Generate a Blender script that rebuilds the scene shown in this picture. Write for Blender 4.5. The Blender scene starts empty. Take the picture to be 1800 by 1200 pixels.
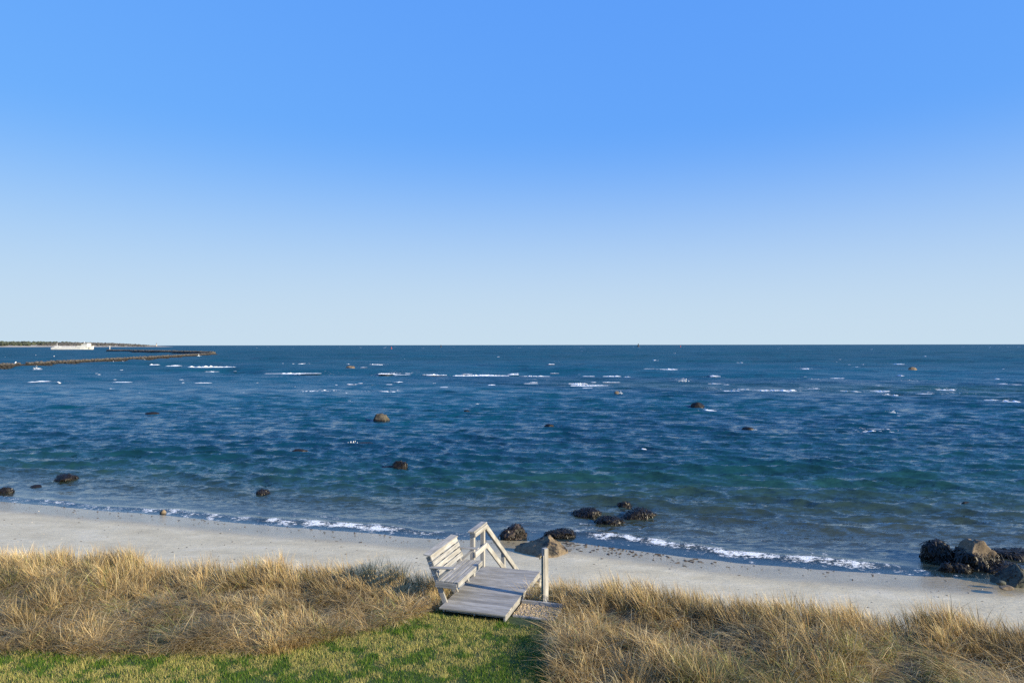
import bpy, bmesh, math, random
import numpy as np
from mathutils import Vector, Matrix, noise as mnoise

# ------------------------------------------------------------------ camera, sky, sun, exposure
scene = bpy.context.scene
R = math.radians
cam_data = bpy.data.cameras.new("camera")
cam_data.lens = 24.0
cam_data.sensor_width = 36.0
cam_data.clip_start = 0.1
cam_data.clip_end = 90000.0
cam = bpy.data.objects.new("camera", cam_data)
scene.collection.objects.link(cam)
CAM_H = 7.0
cam.location = (0, 0, CAM_H)
cam.rotation_euler = (Matrix.Rotation(R(90.29), 4, 'X') @ Matrix.Rotation(R(-0.08), 4, 'Z')).to_euler()
scene.camera = cam

SUN_EL, SUN_AZ = R(19.0), R(116.0)          # azimuth from +Y towards +X
world = bpy.data.worlds.new("World")
scene.world = world
world.use_nodes = True
wn = world.node_tree
bgn = wn.nodes["Background"]
sky = wn.nodes.new("ShaderNodeTexSky")
sky.sky_type = 'NISHITA'
sky.sun_disc = False
sky.sun_elevation = SUN_EL
sky.sun_rotation = SUN_AZ
sky.altitude = 0.0
sky.air_density = 1.0
sky.dust_density = 0.0
sky.ozone_density = 8.0
# one tone curve over the whole sky (the photograph is a flat, strongly blue exposure)
sep = wn.nodes.new("ShaderNodeSeparateColor")
com = wn.nodes.new("ShaderNodeCombineColor")
wn.links.new(sky.outputs[0], sep.inputs[0])
for ch, (p_, g_) in enumerate(((0.45, 0.49), (0.30, 0.677), (0.05, 1.0))):
    m0 = wn.nodes.new("ShaderNodeMath"); m0.operation = 'MULTIPLY'; m0.inputs[1].default_value = 0.1
    m1 = wn.nodes.new("ShaderNodeMath"); m1.operation = 'POWER'; m1.inputs[1].default_value = p_
    m2 = wn.nodes.new("ShaderNodeMath"); m2.operation = 'MULTIPLY'; m2.inputs[1].default_value = g_ * 10.0
    wn.links.new(sep.outputs[ch], m0.inputs[0]); wn.links.new(m0.outputs[0], m1.inputs[0])
    wn.links.new(m1.outputs[0], m2.inputs[0]); wn.links.new(m2.outputs[0], com.inputs[ch])
# pale sea haze low over the horizon, the same all the way round
tcw = wn.nodes.new("ShaderNodeTexCoord"); sxw = wn.nodes.new("ShaderNodeSeparateXYZ")
wn.links.new(tcw.outputs["Generated"], sxw.inputs[0])
mrw = wn.nodes.new("ShaderNodeMapRange"); mrw.interpolation_type = 'SMOOTHSTEP'
mrw.inputs[1].default_value = 0.31; mrw.inputs[2].default_value = -0.01; mrw.inputs[3].default_value = 0.0; mrw.inputs[4].default_value = 1.0
wn.links.new(sxw.outputs[2], mrw.inputs[0])
mxw = wn.nodes.new("ShaderNodeMix"); mxw.data_type = 'RGBA'
wn.links.new(mrw.outputs[0], mxw.inputs[0]); wn.links.new(com.outputs[0], mxw.inputs[6])
mxw.inputs[7].default_value = (5.75, 7.25, 8.5, 1)
wn.links.new(mxw.outputs[2], bgn.inputs[0])
bgn.inputs[1].default_value = 0.06

sun_data = bpy.data.lights.new("sun", 'SUN')
sun_data.energy = 5.0
sun_data.angle = R(0.53)
sun_data.color = (1.0, 0.87, 0.62)
sun = bpy.data.objects.new("sun", sun_data)
scene.collection.objects.link(sun)
to_sun = Vector((math.cos(SUN_EL) * math.sin(SUN_AZ), math.cos(SUN_EL) * math.cos(SUN_AZ), math.sin(SUN_EL)))
sun.rotation_euler = to_sun.to_track_quat('Z', 'Y').to_euler()
sun.location = to_sun * 40

vs = scene.view_settings
vs.view_transform = 'Standard'
vs.look = 'None'
vs.exposure = 0.74
vs.gamma = 1.0
vs.use_curve_mapping = False
scene.cycles.use_denoising = False
scene.cycles.max_bounces = 6
scene.cycles.diffuse_bounces = 3
scene.cycles.glossy_bounces = 3
scene.cycles.transparent_max_bounces = 8
scene.cycles.caustics_reflective = False
scene.cycles.caustics_refractive = False

rng = np.random.default_rng(7)
random.seed(7)
COL = scene.collection

# ------------------------------------------------------------------ helpers
def tag(o, label=None, cat=None, group=None, kind=None):
    if label: o["label"] = label
    if cat: o["category"] = cat
    if group: o["group"] = group
    if kind: o["kind"] = kind
    return o

def empty(name, loc, rz=0.0):
    o = bpy.data.objects.new(name, None)
    o.empty_display_size = 0.2
    COL.objects.link(o)
    o.location = loc
    o.rotation_euler = (0, 0, rz)
    return o

def link(name, me, mat=None, parent=None, matrix=None):
    if mat is not None and not me.materials:
        me.materials.append(mat)
    o = bpy.data.objects.new(name, me)
    COL.objects.link(o)
    if parent is not None:
        o.parent = parent
    if matrix is not None:
        o.matrix_local = matrix
    return o

def mesh_np(name, verts, loops, starts, totals, smooth=False):
    me = bpy.data.meshes.new(name)
    me.vertices.add(len(verts))
    me.vertices.foreach_set("co", np.ascontiguousarray(verts, dtype=np.float32).ravel())
    me.loops.add(len(loops))
    me.loops.foreach_set("vertex_index", np.ascontiguousarray(loops, dtype=np.int32))
    me.polygons.add(len(starts))
    me.polygons.foreach_set("loop_start", np.ascontiguousarray(starts, dtype=np.int32))
    if smooth:
        me.polygons.foreach_set("use_smooth", np.ones(len(starts), dtype=bool))
    me.update(calc_edges=True)
    return me

def quads_mesh(name, verts, quads, smooth=True):
    q = np.asarray(quads, dtype=np.int32)
    n = len(q)
    return mesh_np(name, verts, q.ravel(), np.arange(n) * 4, np.full(n, 4), smooth)

def float_attr(me, name, vals):
    a = me.attributes.new(name, 'FLOAT', 'POINT')
    a.data.foreach_set("value", np.ascontiguousarray(vals, dtype=np.float32))

def color_attr(me, name, rgb):
    a = me.attributes.new(name, 'FLOAT_COLOR', 'POINT')
    c = np.ones((len(rgb), 4), dtype=np.float32)
    c[:, :3] = rgb
    a.data.foreach_set("color", c.ravel())

def hash2(ix, iy, seed):
    h = (ix.astype(np.int64) * 374761393 + iy.astype(np.int64) * 668265263 + seed * 974634777) & 0xFFFFFFFF
    h = ((h ^ (h >> 13)) * 1274126177) & 0xFFFFFFFF
    h = h ^ (h >> 16)
    return (h & 0xFFFFFF) / float(0xFFFFFF)

def vnoise(x, y, seed=0):
    x = np.asarray(x, dtype=np.float64); y = np.asarray(y, dtype=np.float64)
    ix = np.floor(x); iy = np.floor(y)
    fx = x - ix; fy = y - iy
    fx = fx * fx * (3 - 2 * fx); fy = fy * fy * (3 - 2 * fy)
    a = hash2(ix, iy, seed); b = hash2(ix + 1, iy, seed)
    c = hash2(ix, iy + 1, seed); d = hash2(ix + 1, iy + 1, seed)
    return (a * (1 - fx) + b * fx) * (1 - fy) + (c * (1 - fx) + d * fx) * fy

def fbm(x, y, seed=0, octv=4):
    s = 0; a = 0.5; t = 0
    for k in range(octv):
        s = s + a * vnoise(x * 2 ** k + 17.3 * k, y * 2 ** k - 9.1 * k, seed + k)
        t += a; a *= 0.5
    return s / t

def sstep(a, b, x):
    t = np.clip((x - a) / (b - a), 0, 1)
    return t * t * (3 - 2 * t)

F = 1200.0
def px(x, y, z=0.0):
    """photo pixel -> point of the horizontal plane z (used once, to survey where things stand)"""
    hor = 607.3 - 2.5 * x / 1800.0
    d = (CAM_H - z) * F / (y - hor)
    return Vector(((x - 900.0) / F * d, d, z))

# ------------------------------------------------------------------ materials
def new_mat(name):
    m = bpy.data.materials.new(name)
    m.use_nodes = True
    nt = m.node_tree
    b = nt.nodes["Principled BSDF"]
    return m, nt, b

def N(nt, t, **kw):
    n = nt.nodes.new(t)
    for k, v in kw.items():
        if k.startswith("i_"):
            n.inputs[k[2:].replace("_", " ")].default_value = v
        else:
            setattr(n, k, v)
    return n

def L(nt, a, b):
    nt.links.new(a, b)

def ramp(nt, fac, stops):
    n = nt.nodes.new("ShaderNodeValToRGB")
    e = n.color_ramp.elements
    while len(e) < len(stops): e.new(0.5)
    for k, (p, c) in enumerate(stops):
        e[k].position = p
        e[k].color = c if len(c) == 4 else (*c, 1)
    if fac is not None: L(nt, fac, n.inputs[0])
    return n

def mixc(nt, fac, a, b, mode='MIX'):
    n = nt.nodes.new("ShaderNodeMix")
    n.data_type = 'RGBA'; n.blend_type = mode
    for sock, v in ((n.inputs[0], fac), (n.inputs[6], a), (n.inputs[7], b)):
        if hasattr(v, "is_linked"): L(nt, v, sock)
        else: sock.default_value = v if not isinstance(v, tuple) else ((*v, 1) if len(v) == 3 else v)
    return n.outputs[2]

def mathn(nt, op, a, b=None, c=None, clamp=False):
    n = nt.nodes.new("ShaderNodeMath"); n.operation = op; n.use_clamp = clamp
    for s, v in zip(n.inputs, (a, b, c)):
        if v is None: continue
        if hasattr(v, "is_linked"): L(nt, v, s)
        else: s.default_value = v
    return n.outputs[0]

def coords(nt, scale=(1, 1, 1), kind="Object", rnd=True):
    tc = nt.nodes.new("ShaderNodeTexCoord")
    mp = nt.nodes.new("ShaderNodeMapping")
    mp.inputs["Scale"].default_value = scale
    L(nt, tc.outputs[kind], mp.inputs["Vector"])
    if rnd:
        oi = nt.nodes.new("ShaderNodeObjectInfo")
        m = nt.nodes.new("ShaderNodeMath"); m.operation = 'MULTIPLY'; m.inputs[1].default_value = 57.0
        L(nt, oi.outputs["Random"], m.inputs[0])
        cb = nt.nodes.new("ShaderNodeCombineXYZ")
        for k in range(3): L(nt, m.outputs[0], cb.inputs[k])
        L(nt, cb.outputs[0], mp.inputs["Location"])
    return mp.outputs[0]

def mat_wood(name, c_dark, c_mid, c_light, rough=0.8):
    m, nt, b = new_mat(name)
    v = coords(nt, (1.2, 26, 26))
    g = N(nt, "ShaderNodeTexNoise"); L(nt, v, g.inputs["Vector"])
    g.inputs["Scale"].default_value = 1.6; g.inputs["Detail"].default_value = 6; g.inputs["Roughness"].default_value = 0.62
    r = ramp(nt, g.outputs[0], [(0.28, c_dark), (0.5, c_mid), (0.72, c_light)])
    v2 = coords(nt, (2.2, 5, 5))
    g2 = N(nt, "ShaderNodeTexNoise"); L(nt, v2, g2.inputs["Vector"]); g2.inputs["Scale"].default_value = 1.5; g2.inputs["Detail"].default_value = 4
    st = ramp(nt, g2.outputs[0], [(0.35, (0.76, 0.745, 0.71)), (0.62, (1.05, 1.05, 1.04))])
    c = mixc(nt, 1.0, r.outputs[0], st.outputs[0], 'MULTIPLY')
    oi = N(nt, "ShaderNodeObjectInfo")
    rr = ramp(nt, oi.outputs["Random"], [(0.0, (0.82, 0.82, 0.83)), (0.5, (1.0, 0.98, 0.95)), (1.0, (1.14, 1.12, 1.1))])
    c = mixc(nt, 1.0, c, rr.outputs[0], 'MULTIPLY')
    L(nt, c, b.inputs["Base Color"])
    b.inputs["Roughness"].default_value = rough
    b.inputs["Specular IOR Level"].default_value = 0.25
    bp = N(nt, "ShaderNodeBump"); bp.inputs["Strength"].default_value = 0.35; bp.inputs["Distance"].default_value = 0.004
    L(nt, g.outputs[0], bp.inputs["Height"]); L(nt, bp.outputs[0], b.inputs["Normal"])
    return m

M = {}
M['wood'] = mat_wood("weathered_wood", (0.19, 0.188, 0.18), (0.365, 0.36, 0.345), (0.50, 0.49, 0.475))
M['deck'] = mat_wood("weathered_deck_wood", (0.235, 0.225, 0.21), (0.335, 0.325, 0.305), (0.43, 0.42, 0.40))

def mat_plain(name, col, rough=0.6, metal=0.0, var=0.12, scale=6.0):
    m, nt, b = new_mat(name)
    v = coords(nt, (1, 1, 1))
    g = N(nt, "ShaderNodeTexNoise"); L(nt, v, g.inputs["Vector"]); g.inputs["Scale"].default_value = scale; g.inputs["Detail"].default_value = 5
    lo = tuple(max(0, c * (1 - var)) for c in col); hi = tuple(min(1, c * (1 + var)) for c in col)
    r = ramp(nt, g.outputs[0], [(0.3, lo), (0.7, hi)])
    L(nt, r.outputs[0], b.inputs["Base Color"])
    b.inputs["Roughness"].default_value = rough
    b.inputs["Metallic"].default_value = metal
    return m

M['green_pipe'] = mat_plain("green_hose_rubber", (0.09, 0.2, 0.15), 0.5)
M['brass'] = mat_plain("dull_brass", (0.45, 0.36, 0.2), 0.45, 0.8)
M['strap'] = mat_plain("pale_strap", (0.7, 0.68, 0.62), 0.6)
M['ship_white'] = mat_plain("ship_white_paint", (0.66, 0.65, 0.61), 0.5, var=0.06, scale=0.3)
M['ship_dark'] = mat_plain("ship_window_glass", (0.05, 0.06, 0.07), 0.2)
M['ship_boot'] = mat_plain("ship_boot_topping", (0.03, 0.04, 0.06), 0.6)
M['ship_tan'] = mat_plain("ship_buff_paint", (0.6, 0.48, 0.28), 0.6)
M['white'] = mat_plain("white_paint", (0.8, 0.8, 0.78), 0.5, var=0.05)
M['tower_stone'] = mat_plain("lighthouse_render", (0.5, 0.44, 0.38), 0.7, var=0.1, scale=0.5)
M['red'] = mat_plain("buoy_red_paint", (0.45, 0.08, 0.06), 0.5)
M['dark'] = mat_plain("dark_iron", (0.05, 0.05, 0.055), 0.6)
M['debris'] = mat_plain("dried_seaweed", (0.045, 0.03, 0.018), 0.8, var=0.5, scale=20)
M['shell'] = mat_plain("pale_pebbles", (0.42, 0.38, 0.32), 0.7, var=0.7, scale=3)
M['roof'] = mat_plain("grey_shingle_roof", (0.2, 0.19, 0.18), 0.8)

# sand and soil -------------------------------------------------------
m, nt, b = new_mat("sandy_ground")
M['ground'] = m
geo = N(nt, "ShaderNodeNewGeometry")
def pos_noise(nt, scale, detail=5, rough=0.55, stretch=(1, 1, 1)):
    g0 = N(nt, "ShaderNodeNewGeometry")
    mp = N(nt, "ShaderNodeMapping"); mp.inputs["Scale"].default_value = stretch
    L(nt, g0.outputs["Position"], mp.inputs["Vector"])
    n = N(nt, "ShaderNodeTexNoise"); n.inputs["Scale"].default_value = scale; n.inputs["Detail"].default_value = detail; n.inputs["Roughness"].default_value = rough
    L(nt, mp.outputs[0], n.inputs["Vector"])
    return n
n1 = pos_noise(nt, 0.55, 6, 0.6, (1, 1.8, 1)); n2 = pos_noise(nt, 22, 6, 0.7); n3 = pos_noise(nt, 4.0, 5, 0.6, (1, 2.2, 1))
sand = ramp(nt, n1.outputs[0], [(0.3, (0.48, 0.415, 0.28)), (0.55, (0.59, 0.52, 0.362)), (0.75, (0.65, 0.585, 0.44))])
spk = ramp(nt, n2.outputs[0], [(0.34, (0.88, 0.87, 0.86)), (0.52, (1, 1, 1)), (0.72, (1.05, 1.05, 1.04))])
c = mixc(nt, 1.0, sand.outputs[0], spk.outputs[0], 'MULTIPLY')
sp3 = ramp(nt, n3.outputs[0], [(0.33, (0.88, 0.875, 0.86)), (0.6, (1.02, 1.02, 1.02))])
c = mixc(nt, 1.0, c, sp3.outputs[0], 'MULTIPLY')
wet = N(nt, "ShaderNodeAttribute", attribute_name="wet")
wetf = mathn(nt, 'ADD', wet.outputs["Fac"], mathn(nt, 'MULTIPLY', mathn(nt, 'SUBTRACT', n1.outputs[0], 0.5), 0.35))
wetr = N(nt, "ShaderNodeMapRange", interpolation_type='SMOOTHSTEP'); L(nt, wetf, wetr.inputs[0]); wetr.inputs[1].default_value = 0.2; wetr.inputs[2].default_value = 0.8
c = mixc(nt, wetr.outputs[0], c, mixc(nt, 1.0, c, (0.64, 0.60, 0.53), 'MULTIPLY'))
soil = N(nt, "ShaderNodeAttribute", attribute_name="soil")
thatch = ramp(nt, n2.outputs[0], [(0.3, (0.04, 0.032, 0.018)), (0.55, (0.12, 0.092, 0.05)), (0.75, (0.26, 0.2, 0.11))])
turf = ramp(nt, n2.outputs[0], [(0.3, (0.02, 0.035, 0.01)), (0.6, (0.05, 0.075, 0.02)), (0.8, (0.11, 0.11, 0.04))])
lawn_a = N(nt, "ShaderNodeAttribute", attribute_name="lawn")
under = mixc(nt, lawn_a.outputs["Fac"], thatch.outputs[0], turf.outputs[0])
c = mixc(nt, soil.outputs["Fac"], c, under)
L(nt, c, b.inputs["Base Color"])
rr = N(nt, "ShaderNodeMapRange"); L(nt, wetr.outputs[0], rr.inputs[0]); rr.inputs[3].default_value = 0.9; rr.inputs[4].default_value = 0.16
L(nt, rr.outputs[0], b.inputs["Roughness"])
b.inputs["Specular IOR Level"].default_value = 0.45
hb = mathn(nt, 'ADD', n2.outputs[0], mathn(nt, 'MULTIPLY', n3.outputs[0], 2.5))
bp = N(nt, "ShaderNodeBump"); bp.inputs["Strength"].default_value = 0.35; bp.inputs["Distance"].default_value = 0.02
L(nt, hb, bp.inputs["Height"]); L(nt, bp.outputs[0], b.inputs["Normal"])

# grass ---------------------------------------------------------------
def mat_grass(name, trans=0.3):
    m = bpy.data.materials.new(name); m.use_nodes = True
    nt = m.node_tree; nt.nodes.clear()
    out = N(nt, "ShaderNodeOutputMaterial")
    a = N(nt, "ShaderNodeAttribute", attribute_name="tint")
    p = N(nt, "ShaderNodeBsdfPrincipled"); p.inputs["Roughness"].default_value = 0.55; p.inputs["Specular IOR Level"].default_value = 0.25
    t = N(nt, "ShaderNodeBsdfTranslucent")
    L(nt, a.outputs["Color"], p.inputs["Base Color"]); L(nt, a.outputs["Color"], t.inputs[0])
    mx = N(nt, "ShaderNodeMixShader"); mx.inputs[0].default_value = trans
    L(nt, p.outputs[0], mx.inputs[1]); L(nt, t.outputs[0], mx.inputs[2]); L(nt, mx.outputs[0], out.inputs[0])
    return m
M['grass'] = mat_grass("beach_grass_blades", 0.3)
M['lawn'] = mat_grass("lawn_blades", 0.3)

# rock ----------------------------------------------------------------
def mat_rock(name, c1, c2, c3, rough=0.85, weed=0.0, weed_col=(0.014, 0.011, 0.0075), spec=0.3):
    m, nt, b = new_mat(name)
    v = coords(nt, (1, 1, 1))
    g = N(nt, "ShaderNodeTexNoise"); L(nt, v, g.inputs["Vector"]); g.inputs["Scale"].default_value = 2.2; g.inputs["Detail"].default_value = 8; g.inputs["Roughness"].default_value = 0.65
    r = ramp(nt, g.outputs[0], [(0.3, c1), (0.5, c2), (0.68, c3)])
    f = N(nt, "ShaderNodeTexNoise"); L(nt, v, f.inputs["Vector"]); f.inputs["Scale"].default_value = 26; f.inputs["Detail"].default_value = 5; f.inputs["Roughness"].default_value = 0.7
    sp = ramp(nt, f.outputs[0], [(0.36, (0.55, 0.53, 0.5)), (0.56, (1, 1, 1)), (0.72, (1.2, 1.18, 1.14))])
    c = mixc(nt, 1.0, r.outputs[0], sp.outputs[0], 'MULTIPLY')
    if weed > 0:
        a = N(nt, "ShaderNodeAttribute", attribute_name="weed")
        w = mathn(nt, 'ADD', a.outputs["Fac"], mathn(nt, 'MULTIPLY', mathn(nt, 'SUBTRACT', g.outputs[0], 0.5), 1.6))
        mr = N(nt, "ShaderNodeMapRange"); L(nt, w, mr.inputs[0]); mr.inputs[1].default_value = 0.38; mr.inputs[2].default_value = 0.62
        wc = ramp(nt, f.outputs[0], [(0.35, tuple(x * 0.4 for x in weed_col)), (0.6, weed_col), (0.75, tuple(x * 2.4 for x in weed_col))])
        c = mixc(nt, mr.outputs[0], c, wc.outputs[0])
        ro = N(nt, "ShaderNodeMapRange"); L(nt, mr.outputs[0], ro.inputs[0]); ro.inputs[3].default_value = rough; ro.inputs[4].default_value = 0.5
        L(nt, ro.outputs[0], b.inputs["Roughness"])
    else:
        b.inputs["Roughness"].default_value = rough
    L(nt, c, b.inputs["Base Color"])
    b.inputs["Specular IOR Level"].default_value = spec
    bp = N(nt, "ShaderNodeBump"); bp.inputs["Strength"].default_value = 0.7; bp.inputs["Distance"].default_value = 0.05
    h = mathn(nt, 'ADD', g.outputs[0], mathn(nt, 'MULTIPLY', f.outputs[0], 0.4))
    L(nt, h, bp.inputs["Height"]); L(nt, bp.outputs[0], b.inputs["Normal"])
    return m
M['rock_tan'] = mat_rock("tan_granite", (0.07, 0.055, 0.038), (0.18, 0.137, 0.09), (0.31, 0.24, 0.16), weed=1)
M['rock_buff'] = mat_rock("buff_granite", (0.11, 0.088, 0.062), (0.25, 0.19, 0.12), (0.36, 0.27, 0.165), weed=1)
M['rock_grey'] = mat_rock("grey_tan_granite", (0.03, 0.027, 0.022), (0.10, 0.087, 0.065), (0.21, 0.18, 0.13), weed=1)
M['rock_red'] = mat_rock("reddish_dark_granite", (0.05, 0.04, 0.036), (0.11, 0.085, 0.075), (0.22, 0.16, 0.14), weed=1)
M['rock_dark'] = mat_rock("dark_wet_rock", (0.016, 0.015, 0.014), (0.033, 0.029, 0.025), (0.065, 0.057, 0.046), rough=0.6, weed=1)
M['rock_green'] = mat_rock("greenish_grey_rock", (0.045, 0.05, 0.04), (0.10, 0.105, 0.08), (0.19, 0.18, 0.13), weed=1)
M['rock_break'] = mat_rock("breakwater_granite", (0.05, 0.046, 0.04), (0.11, 0.1, 0.085), (0.21, 0.185, 0.15))
nt = M['rock_break'].node_tree; b = nt.nodes["Principled BSDF"]
g0 = N(nt, "ShaderNodeNewGeometry"); sx_ = N(nt, "ShaderNodeSeparateXYZ"); L(nt, g0.outputs["Position"], sx_.inputs[0])
tide = N(nt, "ShaderNodeMapRange"); L(nt, sx_.outputs[2], tide.inputs[0]); tide.inputs[1].default_value = 0.75; tide.inputs[2].default_value = 1.15
old = b.inputs["Base Color"].links[0].from_socket
L(nt, mixc(nt, tide.outputs[0], (0.03, 0.027, 0.022), old), b.inputs["Base Color"])
M['weed'] = mat_plain("rockweed_fronds", (0.013, 0.010, 0.0065), 0.42, var=0.6, scale=14)
M['pebble'] = None
m, nt, b = new_mat("gravel_pebbles"); M['pebble'] = m
a = N(nt, "ShaderNodeAttribute", attribute_name="tint"); L(nt, a.outputs["Color"], b.inputs["Base Color"]); b.inputs["Roughness"].default_value = 0.75
M['weed'].node_tree.nodes["Principled BSDF"].inputs["Specular IOR Level"].default_value = 0.4

# foam ------------------------------------------------------------------
m, nt, b = new_mat("sea_foam"); M['foam'] = m
n = pos_noise(nt, 3.0, 5, 0.7)
r = ramp(nt, n.outputs[0], [(0.3, (0.62, 0.66, 0.68)), (0.6, (0.88, 0.9, 0.9))])
L(nt, r.outputs[0], b.inputs["Base Color"]); b.inputs["Roughness"].default_value = 0.9; b.inputs["Specular IOR Level"].default_value = 0.1

# water -------------------------------------------------------------------
m = bpy.data.materials.new("sea_water"); m.use_nodes = True; M['water'] = m
nt = m.node_tree; nt.nodes.clear()
out = N(nt, "ShaderNodeOutputMaterial")
geo = N(nt, "ShaderNodeNewGeometry")
def slope_noise(scale, stretch, detail, amp):
    mp = N(nt, "ShaderNodeMapping"); mp.inputs["Scale"].default_value = stretch; mp.inputs["Rotation"].default_value = (0, 0, R(-8))
    L(nt, geo.outputs["Position"], mp.inputs["Vector"])
    n = N(nt, "ShaderNodeTexNoise"); n.inputs["Scale"].default_value = scale; n.inputs["Detail"].default_value = detail; n.inputs["Roughness"].default_value = 0.6
    L(nt, mp.outputs[0], n.inputs["Vector"])
    s = N(nt, "ShaderNodeVectorMath", operation='SUBTRACT'); L(nt, n.outputs["Color"], s.inputs[0]); s.inputs[1].default_value = (0.5, 0.5, 0.5)
    q = N(nt, "ShaderNodeVectorMath", operation='MULTIPLY'); L(nt, s.outputs[0], q.inputs[0]); q.inputs[1].default_value = amp
    return q.outputs[0]
chop = N(nt, "ShaderNodeAttribute", attribute_name="chop")
s1 = slope_noise(3.8, (0.34, 1.0, 1.0), 5, (0.7, 1.5, 0.0))
s2 = slope_noise(9.0, (0.45, 1.0, 1.0), 4, (0.7, 1.25, 0.0))
s3 = slope_noise(0.16, (0.5, 1.0, 1.0), 3, (0.10, 0.34, 0.0))
s4 = slope_noise(0.03, (0.8, 1.0, 1.0), 4, (0.05, 0.42, 0.0))
ad = N(nt, "ShaderNodeVectorMath", operation='ADD'); L(nt, s1, ad.inputs[0]); L(nt, s2, ad.inputs[1])
ad1 = N(nt, "ShaderNodeVectorMath", operation='ADD'); L(nt, ad.outputs[0], ad1.inputs[0]); L(nt, s3, ad1.inputs[1])
sc_ = N(nt, "ShaderNodeVectorMath", operation='SCALE'); ad3 = N(nt, "ShaderNodeVectorMath", operation='ADD'); L(nt, ad1.outputs[0], ad3.inputs[0]); L(nt, s4, ad3.inputs[1]); L(nt, ad3.outputs[0], sc_.inputs[0]); L(nt, chop.outputs["Fac"], sc_.inputs["Scale"])
ad2 = N(nt, "ShaderNodeVectorMath", operation='ADD'); L(nt, geo.outputs["Normal"], ad2.inputs[0]); L(nt, sc_.outputs[0], ad2.inputs[1])
nrm = N(nt, "ShaderNodeVectorMath", operation='NORMALIZE'); L(nt, ad2.outputs[0], nrm.inputs[0])
NRM = nrm.outputs[0]
dep = N(nt, "ShaderNodeAttribute", attribute_name="depth")
pn = pos_noise(nt, 0.06, 4, 0.55, (0.5, 1.0, 1.0))
pn2 = pos_noise(nt, 0.35, 4, 0.6, (0.5, 1.0, 1.0))
dd = mathn(nt, 'ADD', dep.outputs["Fac"], mathn(nt, 'MULTIPLY', mathn(nt, 'SUBTRACT', pn.outputs[0], 0.5), mathn(nt, 'MULTIPLY', dep.outputs["Fac"], 0.55)))
dn = mathn(nt, 'DIVIDE', dd, 4.0)
body = ramp(nt, dn, [(0.0, (0.07, 0.075, 0.045)), (0.09, (0.034, 0.052, 0.038)), (0.19, (0.013, 0.054, 0.052)), (0.32, (0.006, 0.046, 0.058)), (0.5, (0.003, 0.040, 0.066)), (0.85, (0.002, 0.064, 0.098))])
weedp = ramp(nt, pn2.outputs[0], [(0.36, (0.35, 0.32, 0.3)), (0.5, (1, 1, 1))])
shal = N(nt, "ShaderNodeMapRange"); L(nt, dep.outputs["Fac"], shal.inputs[0]); shal.inputs[1].default_value = 0.15; shal.inputs[2].default_value = 0.6; shal.inputs[3].default_value = 0; shal.inputs[4].default_value = 1
bodyc = mixc(nt, mathn(nt, 'MULTIPLY', shal.outputs[0], 0.5), body.outputs[0], mixc(nt, 1.0, body.outputs[0], weedp.outputs[0], 'MULTIPLY'))
dif = N(nt, "ShaderNodeBsdfDiffuse"); L(nt, bodyc, dif.inputs[0])
trn = N(nt, "ShaderNodeBsdfTransparent"); trn.inputs[0].default_value = (0.92, 0.95, 0.92, 1)
opac = mathn(nt, 'SUBTRACT', 1.0, mathn(nt, 'POWER', 0.02, mathn(nt, 'MULTIPLY', dep.outputs["Fac"], 1.1)))
bmix = N(nt, "ShaderNodeMixShader"); L(nt, opac, bmix.inputs[0]); L(nt, trn.outputs[0], bmix.inputs[1]); L(nt, dif.outputs[0], bmix.inputs[2])
gl = N(nt, "ShaderNodeBsdfGlossy"); gl.inputs["Roughness"].default_value = 0.10; L(nt, NRM, gl.inputs["Normal"]); gl.inputs[0].default_value = (0.95, 0.97, 1.0, 1)
fr = N(nt, "ShaderNodeFresnel"); fr.inputs[0].default_value = 1.333; L(nt, NRM, fr.inputs["Normal"])
shw = N(nt, "ShaderNodeMixShader"); L(nt, fr.outputs[0], shw.inputs[0]); L(nt, bmix.outputs[0], shw.inputs[1]); L(nt, gl.outputs[0], shw.inputs[2])
pr = N(nt, "ShaderNodeBsdfPrincipled"); L(nt, bodyc, pr.inputs["Base Color"]); pr.inputs["IOR"].default_value = 1.333
ra = N(nt, "ShaderNodeAttribute", attribute_name="rough"); gn = pos_noise(nt, 0.02, 5, 0.6, (0.35, 1.0, 1.0)); gr = N(nt, "ShaderNodeMapRange"); L(nt, gn.outputs[0], gr.inputs[0]); gr.inputs[1].default_value = 0.3; gr.inputs[2].default_value = 0.7; gr.inputs[3].default_value = 0.78; gr.inputs[4].default_value = 1.22
L(nt, mathn(nt, 'MULTIPLY', ra.outputs["Fac"], gr.outputs[0]), pr.inputs["Roughness"]); L(nt, NRM, pr.inputs["Normal"])
wmix = N(nt, "ShaderNodeMixShader"); L(nt, mathn(nt, 'POWER', opac, 2.0), wmix.inputs[0]); L(nt, shw.outputs[0], wmix.inputs[1]); L(nt, pr.outputs[0], wmix.inputs[2])
fo = N(nt, "ShaderNodeAttribute", attribute_name="foam")
fn = pos_noise(nt, 9.0, 8, 0.78, (0.7, 1.0, 1.0)); fn2 = pos_noise(nt, 1.6, 3, 0.6)
ff = mathn(nt, 'ADD', fo.outputs["Fac"], mathn(nt, 'MULTIPLY', mathn(nt, 'SUBTRACT', fn.outputs[0], 0.5), 3.8))
ff = mathn(nt, 'ADD', ff, mathn(nt, 'MULTIPLY', mathn(nt, 'SUBTRACT', fn2.outputs[0], 0.5), 2.6))
ff = mathn(nt, 'MULTIPLY', mathn(nt, 'SUBTRACT', ff, 0.56), mathn(nt, 'GREATER_THAN', fo.outputs["Fac"], 0.01))
fm = N(nt, "ShaderNodeMapRange", interpolation_type='SMOOTHSTEP'); L(nt, ff, fm.inputs[0]); fm.inputs[1].default_value = 0.0; fm.inputs[2].default_value = 0.6
fd = N(nt, "ShaderNodeBsdfDiffuse"); fd.inputs[0].default_value = (0.82, 0.84, 0.84, 1)
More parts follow.
